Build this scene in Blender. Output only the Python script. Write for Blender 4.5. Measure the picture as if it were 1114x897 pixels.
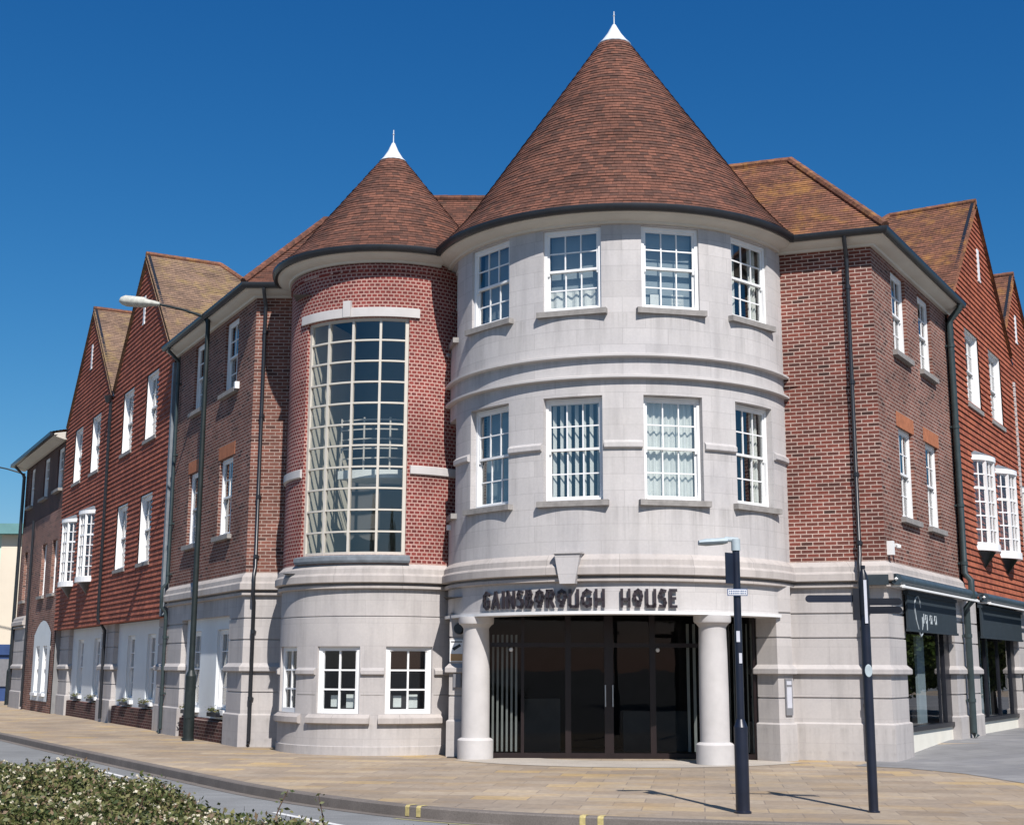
import bpy, bmesh, math, random
from mathutils import Vector, Matrix
random.seed(7)
R = math.radians
sc = bpy.context.scene
COL = sc.collection
for o in list(bpy.data.objects): bpy.data.objects.remove(o)

# ------------------------------------------------------------------ camera, sky, sun, exposure
EYE = 1.65
cam_d = bpy.data.cameras.new("camera"); cam = bpy.data.objects.new("camera", cam_d); COL.objects.link(cam)
cam_d.sensor_fit = 'HORIZONTAL'; cam_d.sensor_width = 36.0; cam_d.lens = 36.0*1450.0/1114.0
cam_d.clip_start = 0.1; cam_d.clip_end = 4000
PITCH, ROLL = 0.1895, 0.004
cam.matrix_world = Matrix.Translation((0,0,EYE)) @ Matrix.Rotation(math.pi/2+PITCH,4,'X') @ Matrix.Rotation(ROLL,4,'Z')
sc.camera = cam
SUN_EL, SUN_AZ = R(46.5), R(164.5)          # azimuth measured clockwise from +Y
world = bpy.data.worlds.new("World"); sc.world = world; world.use_nodes = True
wn = world.node_tree.nodes; wl = world.node_tree.links
bg = wn['Background']; sky = wn.new('ShaderNodeTexSky'); sky.sky_type = 'NISHITA'
sky.sun_disc = False; sky.sun_elevation = SUN_EL; sky.sun_rotation = SUN_AZ
sky.altitude = 0; sky.air_density = 1.0; sky.dust_density = 0.3; sky.ozone_density = 4.5
# tone of the sky: per-channel power law, a deep clear zenith that pales toward the horizon
sep = wn.new('ShaderNodeSeparateColor'); com = wn.new('ShaderNodeCombineColor'); wl.new(sky.outputs[0], sep.inputs[0])
for ch, (gain, power) in enumerate(((0.20, 1.9), (0.81, 1.14), (1.76, 0.82))):
    mn = wn.new('ShaderNodeMath'); mn.operation = 'MINIMUM'; mn.inputs[1].default_value = 12.0
    pw_ = wn.new('ShaderNodeMath'); pw_.operation = 'POWER'; pw_.inputs[1].default_value = power
    ml = wn.new('ShaderNodeMath'); ml.operation = 'MULTIPLY'; ml.inputs[1].default_value = gain
    wl.new(sep.outputs[ch], mn.inputs[0]); wl.new(mn.outputs[0], pw_.inputs[0]); wl.new(pw_.outputs[0], ml.inputs[0]); wl.new(ml.outputs[0], com.inputs[ch])
wl.new(com.outputs[0], bg.inputs[0]); bg.inputs[1].default_value = 0.055
sun_d = bpy.data.lights.new("sun", 'SUN'); sun_d.energy = 4.9; sun_d.angle = R(0.55); sun_d.color = (1.0, 0.95, 0.91)
sun = bpy.data.objects.new("sun", sun_d); COL.objects.link(sun)
to_sun = Vector((math.sin(SUN_AZ)*math.cos(SUN_EL), math.cos(SUN_AZ)*math.cos(SUN_EL), math.sin(SUN_EL)))
sun.rotation_euler = to_sun.to_track_quat('Z','Y').to_euler(); sun.location = (10,-20,40)
sc.view_settings.view_transform = 'Standard'; sc.view_settings.look = 'None'
sc.view_settings.exposure = 0.4; sc.view_settings.gamma = 1.0; sc.view_settings.use_curve_mapping = False
sc.render.engine = 'CYCLES'
sc.cycles.max_bounces = 7; sc.cycles.transparent_max_bounces = 24

# ------------------------------------------------------------------ materials
MATS = {}
class NT:
    def __init__(s, name):
        s.m = bpy.data.materials.new(name); s.m.use_nodes = True
        s.n = s.m.node_tree.nodes; s.l = s.m.node_tree.links
        s.b = s.n['Principled BSDF']; MATS[name] = s.m
    def node(s, t, **k):
        q = s.n.new(t)
        for a, v in k.items():
            if a in q.inputs: q.inputs[a].default_value = v
            else: setattr(q, a, v)
        return q
    def link(s, a, b): s.l.new(a, b)
    def ramp(s, src, stops):
        r = s.n.new('ShaderNodeValToRGB'); e = r.color_ramp.elements
        while len(e) < len(stops): e.new(0.5)
        for i, (p, c) in enumerate(stops):
            e[i].position = p; e[i].color = (c[0], c[1], c[2], 1) if hasattr(c, '__len__') else (c, c, c, 1)
        s.link(src, r.inputs[0]); return r.outputs[0]
    def mix(s, fac, a, b, mode='MIX'):
        x = s.n.new('ShaderNodeMix'); x.data_type = 'RGBA'; x.blend_type = mode
        for v, i in ((fac, 0), (a, 6), (b, 7)):
            if hasattr(v, 'is_linked'): s.link(v, x.inputs[i])
            else: x.inputs[i].default_value = v if i == 0 else (v[0], v[1], v[2], 1)
        return x.outputs[2]
    def coord(s, kind='UV', scale=None, rot=None, loc=None):
        t = s.n.new('ShaderNodeTexCoord').outputs[kind]
        if scale or rot or loc:
            mp = s.n.new('ShaderNodeMapping'); s.link(t, mp.inputs[0])
            if scale: mp.inputs['Scale'].default_value = scale
            if rot: mp.inputs['Rotation'].default_value = rot
            if loc: mp.inputs['Location'].default_value = loc
            t = mp.outputs[0]
        return t
    def noise(s, vec, scale, detail=3, rough=0.6):
        q = s.node('ShaderNodeTexNoise'); q.inputs['Scale'].default_value = scale
        q.inputs['Detail'].default_value = detail; q.inputs['Roughness'].default_value = rough
        if vec: s.link(vec, q.inputs['Vector'])
        return q.outputs[0]
    def bump(s, src, strength=0.3, dist=0.01):
        q = s.node('ShaderNodeBump'); q.inputs['Strength'].default_value = strength; q.inputs['Distance'].default_value = dist
        s.link(src, q.inputs['Height']); s.link(q.outputs[0], s.b.inputs['Normal'])
    def rough(s, v, spec=0.5, metal=0.0):
        s.b.inputs['Roughness'].default_value = v; s.b.inputs['Specular IOR Level'].default_value = spec
        s.b.inputs['Metallic'].default_value = metal; return s
    def col(s, src):
        if hasattr(src, 'is_linked'): s.link(src, s.b.inputs['Base Color'])
        else: s.b.inputs['Base Color'].default_value = (src[0], src[1], src[2], 1)
        return s

def plain(name, c, rough=0.6, var=0.12, scale=3.0, spec=0.4, metal=0.0):
    t = NT(name); n = t.noise(t.coord('Object'), scale, 4)
    lo = [x*(1-var) for x in c]; hi = [min(1, x*(1+var)) for x in c]
    t.col(t.ramp(n, [(0.3, lo), (0.7, hi)])); t.rough(rough, spec, metal); return t.m

def brick(name, c1, c2, mortar, bw=0.225, rh=0.075, ms=0.009, patch=(0.7, 1.25), dark=(0.03,0.018,0.016)):
    t = NT(name); uv = t.coord('UV')
    b = t.node('ShaderNodeTexBrick'); t.link(uv, b.inputs['Vector'])
    b.inputs['Color1'].default_value = (*c1, 1); b.inputs['Color2'].default_value = (*c2, 1); b.inputs['Mortar'].default_value = (*mortar, 1)
    b.inputs['Scale'].default_value = 1; b.inputs['Mortar Size'].default_value = ms; b.inputs['Mortar Smooth'].default_value = 0.15
    b.inputs['Brick Width'].default_value = bw; b.inputs['Row Height'].default_value = rh; b.inputs['Bias'].default_value = 0.0
    # cells of the same size as the bricks give a few burnt headers
    b2 = t.node('ShaderNodeTexBrick'); t.link(uv, b2.inputs['Vector'])
    b2.inputs['Color1'].default_value = (0,0,0,1); b2.inputs['Color2'].default_value = (1,1,1,1); b2.inputs['Mortar'].default_value = (0,0,0,1)
    b2.inputs['Scale'].default_value = 1; b2.inputs['Mortar Size'].default_value = ms; b2.inputs['Brick Width'].default_value = bw; b2.inputs['Row Height'].default_value = rh
    b2.inputs['Bias'].default_value = -0.25
    burnt = t.ramp(b2.outputs[0], [(0.62, 0.0), (0.75, 1.0)])
    c = t.mix(burnt, b.outputs[0], dark)
    c = t.mix(b.outputs['Fac'], c, mortar)
    obj = t.coord('Object')
    n = t.noise(obj, 0.9, 4); f = t.ramp(n, [(0.3, patch[0]), (0.7, patch[1])])
    c = t.mix(1.0, c, f, 'MULTIPLY')
    n2 = t.noise(obj, 30, 2); f2 = t.ramp(n2, [(0.25, 0.8), (0.75, 1.15)])
    c = t.mix(1.0, c, f2, 'MULTIPLY')
    t.col(c); t.rough(0.88, 0.2)
    inv = t.ramp(b.outputs['Fac'], [(0.0, 1.0), (1.0, 0.0)]); t.bump(inv, 0.5, 0.006)
    return t.m

def tiles(name, c1, c2, tw=0.165, rh=0.1, lichen=None, patch=(0.75, 1.2), lich_amt=(0.5, 0.68)):
    t = NT(name); uv = t.coord('UV')
    b = t.node('ShaderNodeTexBrick'); t.link(uv, b.inputs['Vector'])
    b.inputs['Color1'].default_value = (*c1, 1); b.inputs['Color2'].default_value = (*c2, 1)
    b.inputs['Mortar'].default_value = tuple(x*0.25 for x in c1)+(1,)
    b.inputs['Scale'].default_value = 1; b.inputs['Mortar Size'].default_value = 0.003; b.inputs['Mortar Smooth'].default_value = 0.1
    b.inputs['Brick Width'].default_value = tw; b.inputs['Row Height'].default_value = rh
    c = b.outputs[0]; obj = t.coord('Object')
    f = t.ramp(t.noise(obj, 1.1, 5), [(0.3, patch[0]), (0.7, patch[1])]); c = t.mix(1.0, c, f, 'MULTIPLY')
    f = t.ramp(t.noise(obj, 14, 3), [(0.25, 0.7), (0.75, 1.3)]); c = t.mix(1.0, c, f, 'MULTIPLY')
    if lichen:
        l = t.ramp(t.noise(obj, 1.7, 8, 0.75), [(lich_amt[0], 0.0), (lich_amt[1], 0.75)]); c = t.mix(l, c, lichen)
    t.col(c); t.rough(0.85, 0.25); t.bump(t.noise(obj, 40, 2), 0.25, 0.004)
    return t.m

def ashlar(name, c, bw=0.9, rh=0.3, joint=0.8, off=0.0, ledges=()):
    t = NT(name); uv = t.coord('UV', loc=(0, off, 0))
    b = t.node('ShaderNodeTexBrick'); t.link(uv, b.inputs['Vector'])
    b.inputs['Color1'].default_value = tuple(x*0.95 for x in c)+(1,); b.inputs['Color2'].default_value = tuple(x*1.06 for x in c)+(1,)
    b.inputs['Mortar'].default_value = tuple(x*joint for x in c)+(1,)
    b.inputs['Scale'].default_value = 1; b.inputs['Mortar Size'].default_value = 0.0045; b.inputs['Mortar Smooth'].default_value = 0.3
    b.inputs['Brick Width'].default_value = bw; b.inputs['Row Height'].default_value = rh
    obj = t.coord('Object'); cc = b.outputs[0]
    f = t.ramp(t.noise(obj, 0.7, 5), [(0.3, (0.88, 0.88, 0.89)), (0.7, (1.06, 1.05, 1.03))]); cc = t.mix(1.0, cc, f, 'MULTIPLY')
    # rain streaks: noise stretched down the wall
    st = t.noise(t.coord('Object', scale=(2.6, 2.6, 0.3)), 1.6, 5); f = t.ramp(st, [(0.48, 1.0), (0.75, 0.80)]); cc = t.mix(1.0, cc, f, 'MULTIPLY')
    f = t.ramp(t.noise(obj, 22, 3), [(0.2, 0.94), (0.8, 1.05)]); cc = t.mix(1.0, cc, f, 'MULTIPLY')
    if ledges:      # water runs that start at a ledge (height, length) and thin out down the wall
        sx = t.node('ShaderNodeSeparateXYZ'); t.link(t.coord('UV'), sx.inputs[0]); dv = t.node('ShaderNodeMath', operation='DIVIDE'); dv.inputs[1].default_value = 12.0; t.link(sx.outputs[1], dv.inputs[0])
        st = [(0.0, 0.0)]
        for z, ln in sorted(ledges): st += [((z-ln)/12, 0.0), ((z-ln*0.35)/12, 0.5), ((z-0.005)/12, 1.0), ((z+0.005)/12, 0.0)]
        band = t.ramp(dv.outputs[0], st)
        run = t.ramp(t.noise(t.coord('Object', scale=(9, 9, 0.25)), 1.0, 4, 0.7), [(0.47, 0.0), (0.66, 1.0)])
        fac = t.node('ShaderNodeMath', operation='MULTIPLY'); t.link(band, fac.inputs[0]); t.link(run, fac.inputs[1])
        fc2 = t.node('ShaderNodeMath', operation='MULTIPLY'); t.link(fac.outputs[0], fc2.inputs[0]); fc2.inputs[1].default_value = 0.42
        cc = t.mix(fc2.outputs[0], cc, (0.19, 0.18, 0.165))
    t.col(cc); t.rough(0.85, 0.25); t.bump(t.noise(obj, 60, 2), 0.15, 0.003)
    return t.m

brick('brick_red', (0.175,0.052,0.038), (0.095,0.036,0.029), (0.42,0.32,0.27), ms=0.0095, dark=(0.05,0.026,0.022))
brick('brick_side', (0.20,0.082,0.06), (0.115,0.05,0.038), (0.34,0.26,0.22), ms=0.009, dark=(0.06,0.03,0.026))
brick('brick_tower', (0.225,0.046,0.038), (0.145,0.033,0.030), (0.42,0.265,0.225), bw=0.1125, ms=0.0125, dark=(0.12,0.03,0.028))
brick('brick_brown', (0.25,0.115,0.08), (0.13,0.055,0.042), (0.36,0.28,0.24))
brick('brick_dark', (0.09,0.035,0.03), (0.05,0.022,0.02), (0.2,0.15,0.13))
tiles('roof_tiles', (0.172,0.073,0.048), (0.078,0.041,0.031), lichen=(0.13,0.12,0.075), lich_amt=(0.60,0.82))
tiles('roof_tiles_lichen', (0.21,0.092,0.058), (0.11,0.055,0.038), lichen=(0.36,0.18,0.05), lich_amt=(0.50,0.68))
tiles('roof_tiles_mossy', (0.24,0.155,0.105), (0.165,0.11,0.08), lichen=(0.36,0.26,0.09), lich_amt=(0.5,0.72))
tiles('wall_tiles', (0.37,0.117,0.070), (0.23,0.072,0.048), rh=0.14, patch=(0.8,1.15))
tiles('wall_tiles_bright', (0.38,0.115,0.06), (0.24,0.07,0.042), rh=0.14, patch=(0.8,1.15))
ashlar('stone', (0.47,0.45,0.44), bw=0.85, rh=0.30, joint=0.78, ledges=((8.08,0.7),(7.24,0.3),(6.84,0.25),(5.56,0.35),(4.53,0.75)))
ashlar('stone_lower', (0.43,0.405,0.39), bw=1.1, rh=0.44, joint=0.84, off=0.13, ledges=((3.17,0.6),(1.55,0.45),(0.58,0.35),(0.15,0.15)))
ashlar('stone_trim', (0.42,0.385,0.36), bw=1.3, rh=5.0, joint=0.6, off=0.9, ledges=((3.60,0.35),))
plain('stone_dirty', (0.25,0.235,0.22), 0.9, 0.2, 6)
plain('stone_white', (0.47,0.45,0.435), 0.85, 0.07, 3)
plain('cream_paint', (0.60,0.56,0.47), 0.7, 0.05, 2)
plain('soffit_paint', (0.50,0.47,0.41), 0.7, 0.06, 2)
plain('white_paint', (0.74,0.74,0.73), 0.45, 0.06, 3, 0.5)
plain('panel_paint', (0.62,0.65,0.66), 0.6, 0.04, 2)
plain('offwhite_bar', (0.52,0.485,0.42), 0.45, 0.04, 3, 0.5)
plain('gutter_black', (0.016,0.018,0.022), 0.35, 0.2, 5, 0.5)
plain('pipe_green', (0.028,0.042,0.044), 0.4, 0.2, 5, 0.5)
plain('lead', (0.16,0.18,0.20), 0.6, 0.2, 6, 0.4)
plain('zinc', (0.62,0.66,0.68), 0.45, 0.1, 5, 0.5)
plain('lintel_orange', (0.36,0.13,0.06), 0.85, 0.2, 8)
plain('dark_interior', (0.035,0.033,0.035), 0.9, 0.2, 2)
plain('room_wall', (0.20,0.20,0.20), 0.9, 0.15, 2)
plain('cream_interior', (0.72,0.67,0.54), 0.8, 0.05, 2)
plain('blind_white', (0.66,0.68,0.64), 0.8, 0.06, 4)
plain('blind_pale', (0.26,0.31,0.33), 0.8, 0.08, 1.5)
plain('stair_dark', (0.10,0.095,0.09), 0.9, 0.15, 1)
plain('blind_grey', (0.28,0.34,0.36), 0.7, 0.1, 4)
plain('door_frame', (0.013,0.007,0.007), 0.4, 0.2, 4)
plain('bronze_letters', (0.045,0.035,0.04), 0.35, 0.2, 8, 0.5, 0.3)
plain('navy_paint', (0.009,0.012,0.024), 0.35, 0.2, 6, 0.5)
plain('lamp_grey', (0.36,0.42,0.44), 0.5, 0.12, 8, 0.5)
plain('old_lamp', (0.42,0.42,0.37), 0.7, 0.22, 14)
plain('post_green', (0.012,0.018,0.018), 0.5, 0.25, 6)
plain('awning_teal', (0.020,0.030,0.038), 0.7, 0.15, 6)
plain('awning_tube', (0.045,0.065,0.08), 0.45, 0.2, 6)
plain('shop_frame', (0.012,0.013,0.018), 0.35, 0.2, 5)
plain('riser_cream', (0.66,0.64,0.56), 0.7, 0.05, 3)
plain('sign_white', (0.72,0.72,0.70), 0.5, 0.03, 5)
plain('sign_orange', (0.45,0.27,0.12), 0.6, 0.1, 8)
plain('sign_blue', (0.05,0.09,0.2), 0.5, 0.1, 8)
plain('sign_grey', (0.18,0.18,0.19), 0.4, 0.1, 8)
plain('chrome', (0.5,0.5,0.5), 0.3, 0.1, 8, 0.5, 0.8)
plain('silver_tape', (0.62,0.62,0.66), 0.3, 0.05, 8, 0.5, 0.3)
plain('yellow_worn', (0.30,0.28,0.16), 0.9, 0.3, 30)
plain('logo_grey', (0.34,0.38,0.40), 0.6, 0.05, 9)
plain('yellow_paint', (0.46,0.38,0.16), 0.8, 0.25, 25)
plain('road_white', (0.62,0.62,0.60), 0.8, 0.18, 25)
plain('render_cream', (0.62,0.55,0.44), 0.85, 0.06, 0.5)
plain('mint_render', (0.50,0.60,0.52), 0.85, 0.06, 0.5)
plain('shop_blue', (0.03,0.06,0.16), 0.5, 0.2, 1)
plain('roof_teal', (0.12,0.26,0.26), 0.7, 0.12, 1)
plain('bark', (0.09,0.065,0.045), 0.9, 0.3, 12)
plain('twig', (0.10,0.06,0.045), 0.9, 0.3, 20)
plain('twig_dark', (0.018,0.022,0.02), 0.9, 0.3, 20)
plain('petal', (0.46,0.42,0.31), 0.6, 0.08, 30)
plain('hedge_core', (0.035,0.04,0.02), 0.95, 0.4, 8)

def leafmat(name, stops, trans=0.25):
    t = NT(name); g = t.node('ShaderNodeNewGeometry')
    t.col(t.ramp(g.outputs['Random Per Island'], stops)); t.rough(0.5, 0.35)
    tr = t.node('ShaderNodeBsdfTranslucent'); t.link(t.b.inputs['Base Color'].links[0].from_socket, tr.inputs[0])
    mx = t.node('ShaderNodeMixShader'); mx.inputs[0].default_value = trans
    t.link(t.b.outputs[0], mx.inputs[1]); t.link(tr.outputs[0], mx.inputs[2])
    t.link(mx.outputs[0], t.n['Material Output'].inputs[0]); return t.m
leafmat('hedge_leaf', [(0.0,(0.045,0.07,0.022)),(0.45,(0.115,0.13,0.042)),(0.78,(0.22,0.21,0.085)),(0.93,(0.20,0.13,0.08)),(1.0,(0.26,0.19,0.13))])
leafmat('tree_leaf', [(0.0,(0.03,0.06,0.012)),(0.6,(0.07,0.12,0.025)),(1.0,(0.12,0.16,0.04))])

def glass(name, tint, f0=0.1, rough=0.0):
    m = bpy.data.materials.new(name); m.use_nodes = True; n = m.node_tree.nodes; l = m.node_tree.links; n.clear()
    o = n.new('ShaderNodeOutputMaterial'); mx = n.new('ShaderNodeMixShader'); tr = n.new('ShaderNodeBsdfTransparent'); gl = n.new('ShaderNodeBsdfGlossy')
    lw = n.new('ShaderNodeLayerWeight'); pw = n.new('ShaderNodeMath'); pw.operation = 'POWER'; pw.inputs[1].default_value = 5.0
    fr = n.new('ShaderNodeMath'); fr.operation = 'MULTIPLY_ADD'; fr.inputs[1].default_value = 1-f0; fr.inputs[2].default_value = f0
    lw.inputs[0].default_value = 0.5; l.new(lw.outputs['Facing'], pw.inputs[0]); l.new(pw.outputs[0], fr.inputs[0])
    tr.inputs[0].default_value = (*tint, 1)
    gl.inputs['Roughness'].default_value = rough; gl.inputs['Color'].default_value = (1,1,1,1)
    bp = n.new('ShaderNodeBump'); bp.inputs['Strength'].default_value = 0.05; bp.inputs['Distance'].default_value = 0.02
    ns = n.new('ShaderNodeTexNoise'); ns.inputs['Scale'].default_value = 1.3; tc = n.new('ShaderNodeTexCoord')
    l.new(tc.outputs['Object'], ns.inputs['Vector']); l.new(ns.outputs[0], bp.inputs['Height']); l.new(bp.outputs[0], gl.inputs['Normal'])
    l.new(fr.outputs[0], mx.inputs[0]); l.new(tr.outputs[0], mx.inputs[1]); l.new(gl.outputs[0], mx.inputs[2]); l.new(mx.outputs[0], o.inputs[0])
    MATS[name] = m; return m
glass('glass', (0.86,0.88,0.88), 0.15)
glass('glass_low', (0.80,0.83,0.84), 0.055)
glass('glass_stair', (0.84,0.86,0.86), 0.10)
glass('glass_door', (0.5,0.52,0.52), 0.014)

def paving():
    t = NT('paving'); v = t.coord('Object', rot=(0,0,R(8)))
    b = t.node('ShaderNodeTexBrick'); t.link(v, b.inputs['Vector'])
    b.inputs['Color1'].default_value = (0.30,0.24,0.18,1); b.inputs['Color2'].default_value = (0.40,0.335,0.26,1); b.inputs['Mortar'].default_value = (0.25,0.205,0.165,1)
    b.inputs['Scale'].default_value = 1; b.inputs['Brick Width'].default_value = 0.75; b.inputs['Row Height'].default_value = 0.5
    b.inputs['Mortar Size'].default_value = 0.010; b.inputs['Mortar Smooth'].default_value = 0.4
    b2 = t.node('ShaderNodeTexBrick'); t.link(v, b2.inputs['Vector'])
    b2.inputs['Color1'].default_value = (0,0,0,1); b2.inputs['Color2'].default_value = (1,1,1,1); b2.inputs['Mortar'].default_value = (0,0,0,1)
    b2.inputs['Scale'].default_value = 1; b2.inputs['Brick Width'].default_value = 0.75; b2.inputs['Row Height'].default_value = 0.5; b2.inputs['Mortar Size'].default_value = 0.01
    f = t.ramp(b2.outputs[0], [(0.72, 0.0), (0.9, 0.75)])
    big = t.ramp(t.noise(t.coord('Object'), 0.35, 3), [(0.45, 0.15), (0.6, 1.0)])
    f = t.mix(1.0, f, big, 'MULTIPLY')
    c = t.mix(f, b.outputs[0], (0.46,0.32,0.14))
    o = t.coord('Object')
    c = t.mix(t.ramp(t.noise(t.coord('Object', scale=(0.8,1.6,1), rot=(0,0,R(8))), 0.9, 5, 0.6), [(0.5, 0.0), (0.66, 0.38)]), c, (0.42,0.28,0.12))
    c = t.mix(1.0, c, t.ramp(t.noise(o, 0.5, 6, 0.65), [(0.3, (0.76,0.76,0.78)), (0.7, (1.12,1.1,1.05))]), 'MULTIPLY')
    c = t.mix(1.0, c, t.ramp(t.noise(o, 9, 5, 0.7), [(0.3, 0.82), (0.7, 1.12)]), 'MULTIPLY')
    c = t.mix(t.ramp(t.noise(o, 2.6, 8, 0.8), [(0.62, 0.0), (0.72, 0.5)]), c, (0.14,0.12,0.11))
    vo = t.node('ShaderNodeTexVoronoi'); vo.inputs['Scale'].default_value = 1.7; vo.inputs['Randomness'].default_value = 1.0; t.link(o, vo.inputs['Vector'])
    c = t.mix(t.ramp(vo.outputs['Distance'], [(0.028, 0.55), (0.04, 0.0)]), c, (0.12,0.11,0.10))
    c = t.mix(1.0, c, t.ramp(t.noise(t.coord('Object', scale=(1,1,1), loc=(3,7,0)), 0.22, 4, 0.6), [(0.35, 0.84), (0.65, 1.06)]), 'MULTIPLY')
    t.col(c); t.rough(0.85, 0.25)
    inv = t.ramp(b.outputs['Fac'], [(0.0, 1.0), (1.0, 0.0)]); t.bump(inv, 0.4, 0.006)
paving()
def ground_mat(name, c, rot=None):
    t = NT(name); o = t.coord('Object')
    cc = t.ramp(t.noise(o, 0.45, 6, 0.65), [(0.3, [x*0.82 for x in c]), (0.7, [x*1.15 for x in c])])
    cc = t.mix(1.0, cc, t.ramp(t.noise(o, 60, 3, 0.7), [(0.3, 0.8), (0.7, 1.2)]), 'MULTIPLY')
    cc = t.mix(1.0, cc, t.ramp(t.noise(t.coord('Object', scale=(0.6,4,1), rot=(0,0,R(-30))), 1.0, 4), [(0.35, 0.9), (0.65, 1.08)]), 'MULTIPLY')
    t.col(cc); t.rough(0.9, 0.2); t.bump(t.noise(o, 120, 2), 0.3, 0.004)
ground_mat('asphalt', (0.20,0.205,0.205))
def grey_paving():
    t = NT('grey_paving'); v = t.coord('Object', rot=(0,0,R(-31)))
    b = t.node('ShaderNodeTexBrick'); t.link(v, b.inputs['Vector']); b.inputs['Scale'].default_value = 1
    b.inputs['Color1'].default_value = (0.19,0.19,0.195,1); b.inputs['Color2'].default_value = (0.24,0.238,0.235,1); b.inputs['Mortar'].default_value = (0.15,0.148,0.145,1)
    b.inputs['Brick Width'].default_value = 0.6; b.inputs['Row Height'].default_value = 0.45; b.inputs['Mortar Size'].default_value = 0.008
    o = t.coord('Object'); c = t.mix(1.0, b.outputs[0], t.ramp(t.noise(o, 0.5, 7, 0.7), [(0.3, 0.78), (0.7, 1.15)]), 'MULTIPLY')
    c = t.mix(t.ramp(t.noise(o, 5, 8, 0.8), [(0.6, 0.0), (0.7, 0.6)]), c, (0.11,0.11,0.11)); t.col(c); t.rough(0.88, 0.22)
grey_paving()
ground_mat('entrance_stone', (0.40,0.36,0.31))
ground_mat('kerb_stone', (0.165,0.145,0.13))

# ------------------------------------------------------------------ mesh helper
class MB:
    def __init__(s): s.v = []; s.f = []; s.uv = []; s.mi = []
    def face(s, pts, uv=None, mi=0):
        b = len(s.v); s.v += [tuple(p) for p in pts]; s.f.append(tuple(range(b, b+len(pts))))
        s.uv.append(uv if uv else [(p[0]+p[1], p[2]) for p in pts]); s.mi.append(mi)
    def box(s, x0, y0, z0, x1, y1, z1, M=None, mi=0):
        P = [Vector(p) for p in ((x0,y0,z0),(x1,y0,z0),(x1,y1,z0),(x0,y1,z0),(x0,y0,z1),(x1,y0,z1),(x1,y1,z1),(x0,y1,z1))]
        if M: P = [M @ p for p in P]
        for q in ((0,1,5,4),(1,2,6,5),(2,3,7,6),(3,0,4,7),(4,5,6,7),(3,2,1,0)): s.face([P[i] for i in q], mi=mi)
    def tube(s, pts, r, n=10, caps=True, mi=0):
        pts = [Vector(p) for p in pts]; rs = r if hasattr(r, '__len__') else [r]*len(pts)
        rings = []
        for i, p in enumerate(pts):
            d = (pts[min(i+1, len(pts)-1)] - pts[max(i-1, 0)]).normalized()
            a = Vector((0,0,1)) if abs(d.z) < 0.9 else Vector((0,1,0))
            u = d.cross(a).normalized(); w = d.cross(u).normalized()
            rings.append([p + (u*math.cos(2*math.pi*k/n) + w*math.sin(2*math.pi*k/n))*rs[i] for k in range(n)])
        for a, b in zip(rings, rings[1:]):
            for k in range(n): s.face([a[k], b[k], b[(k+1)%n], a[(k+1)%n]], mi=mi)
        if caps: s.face(rings[0], mi=mi); s.face(rings[-1][::-1], mi=mi)
    def lathe(s, c, prof, n=40, mi=0):
        for (r0,z0),(r1,z1) in zip(prof, prof[1:]):
            for k in range(n):
                a, b = 2*math.pi*k/n, 2*math.pi*(k+1)/n
                P = [(c[0]+r*math.cos(t), c[1]+r*math.sin(t), c[2]+z) for r, z, t in ((r0,z0,a),(r0,z0,b),(r1,z1,b),(r1,z1,a))]
                s.face(P, mi=mi)
    def build(s, name, mats, parent=None, smooth=None, weld=True, loc=None):
        me = bpy.data.meshes.new(name)
        off = Vector(loc) if loc is not None else (parent.matrix_off if False else Vector((0,0,0)))
        if parent is not None and loc is None: off = Vector(ROOTLOC.get(parent.name, (0,0,0)))
        me.from_pydata([tuple(Vector(v)-off) for v in s.v], [], s.f)
        uvl = me.uv_layers.new(name='UVMap'); k = 0
        for fuv in s.uv:
            for c in fuv: uvl.data[k].uv = c; k += 1
        mats = mats if isinstance(mats, (list, tuple)) else [mats]
        for m in mats: me.materials.append(MATS[m])
        for p, mi in zip(me.polygons, s.mi): p.material_index = mi
        if weld:
            bm = bmesh.new(); bm.from_mesh(me); bmesh.ops.remove_doubles(bm, verts=bm.verts, dist=0.0004); bm.to_mesh(me); bm.free()
        if smooth:
            for p in me.polygons: p.use_smooth = True
            try: me.set_sharp_from_angle(angle=R(smooth))
            except Exception: pass
        o = bpy.data.objects.new(name, me); COL.objects.link(o)
        if parent is not None: o.parent = parent
        elif loc is not None: o.location = loc
        return o
ROOTLOC = {}
def thing(name, label, cat, loc=(0,0,0), group=None):
    o = bpy.data.objects.new(name, None); COL.objects.link(o); o.location = loc; o.empty_display_size = 0.3
    o['label'] = label; o['category'] = cat
    if group: o['group'] = group
    ROOTLOC[o.name] = tuple(loc); return o
def tag(o, label, cat, group=None):
    o['label'] = label; o['category'] = cat
    if group: o['group'] = group
    return o
def structure(o, label=None):
    o['kind'] = 'structure'
    if label: o['label'] = label; o['category'] = label.split()[-1]
    return o

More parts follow.
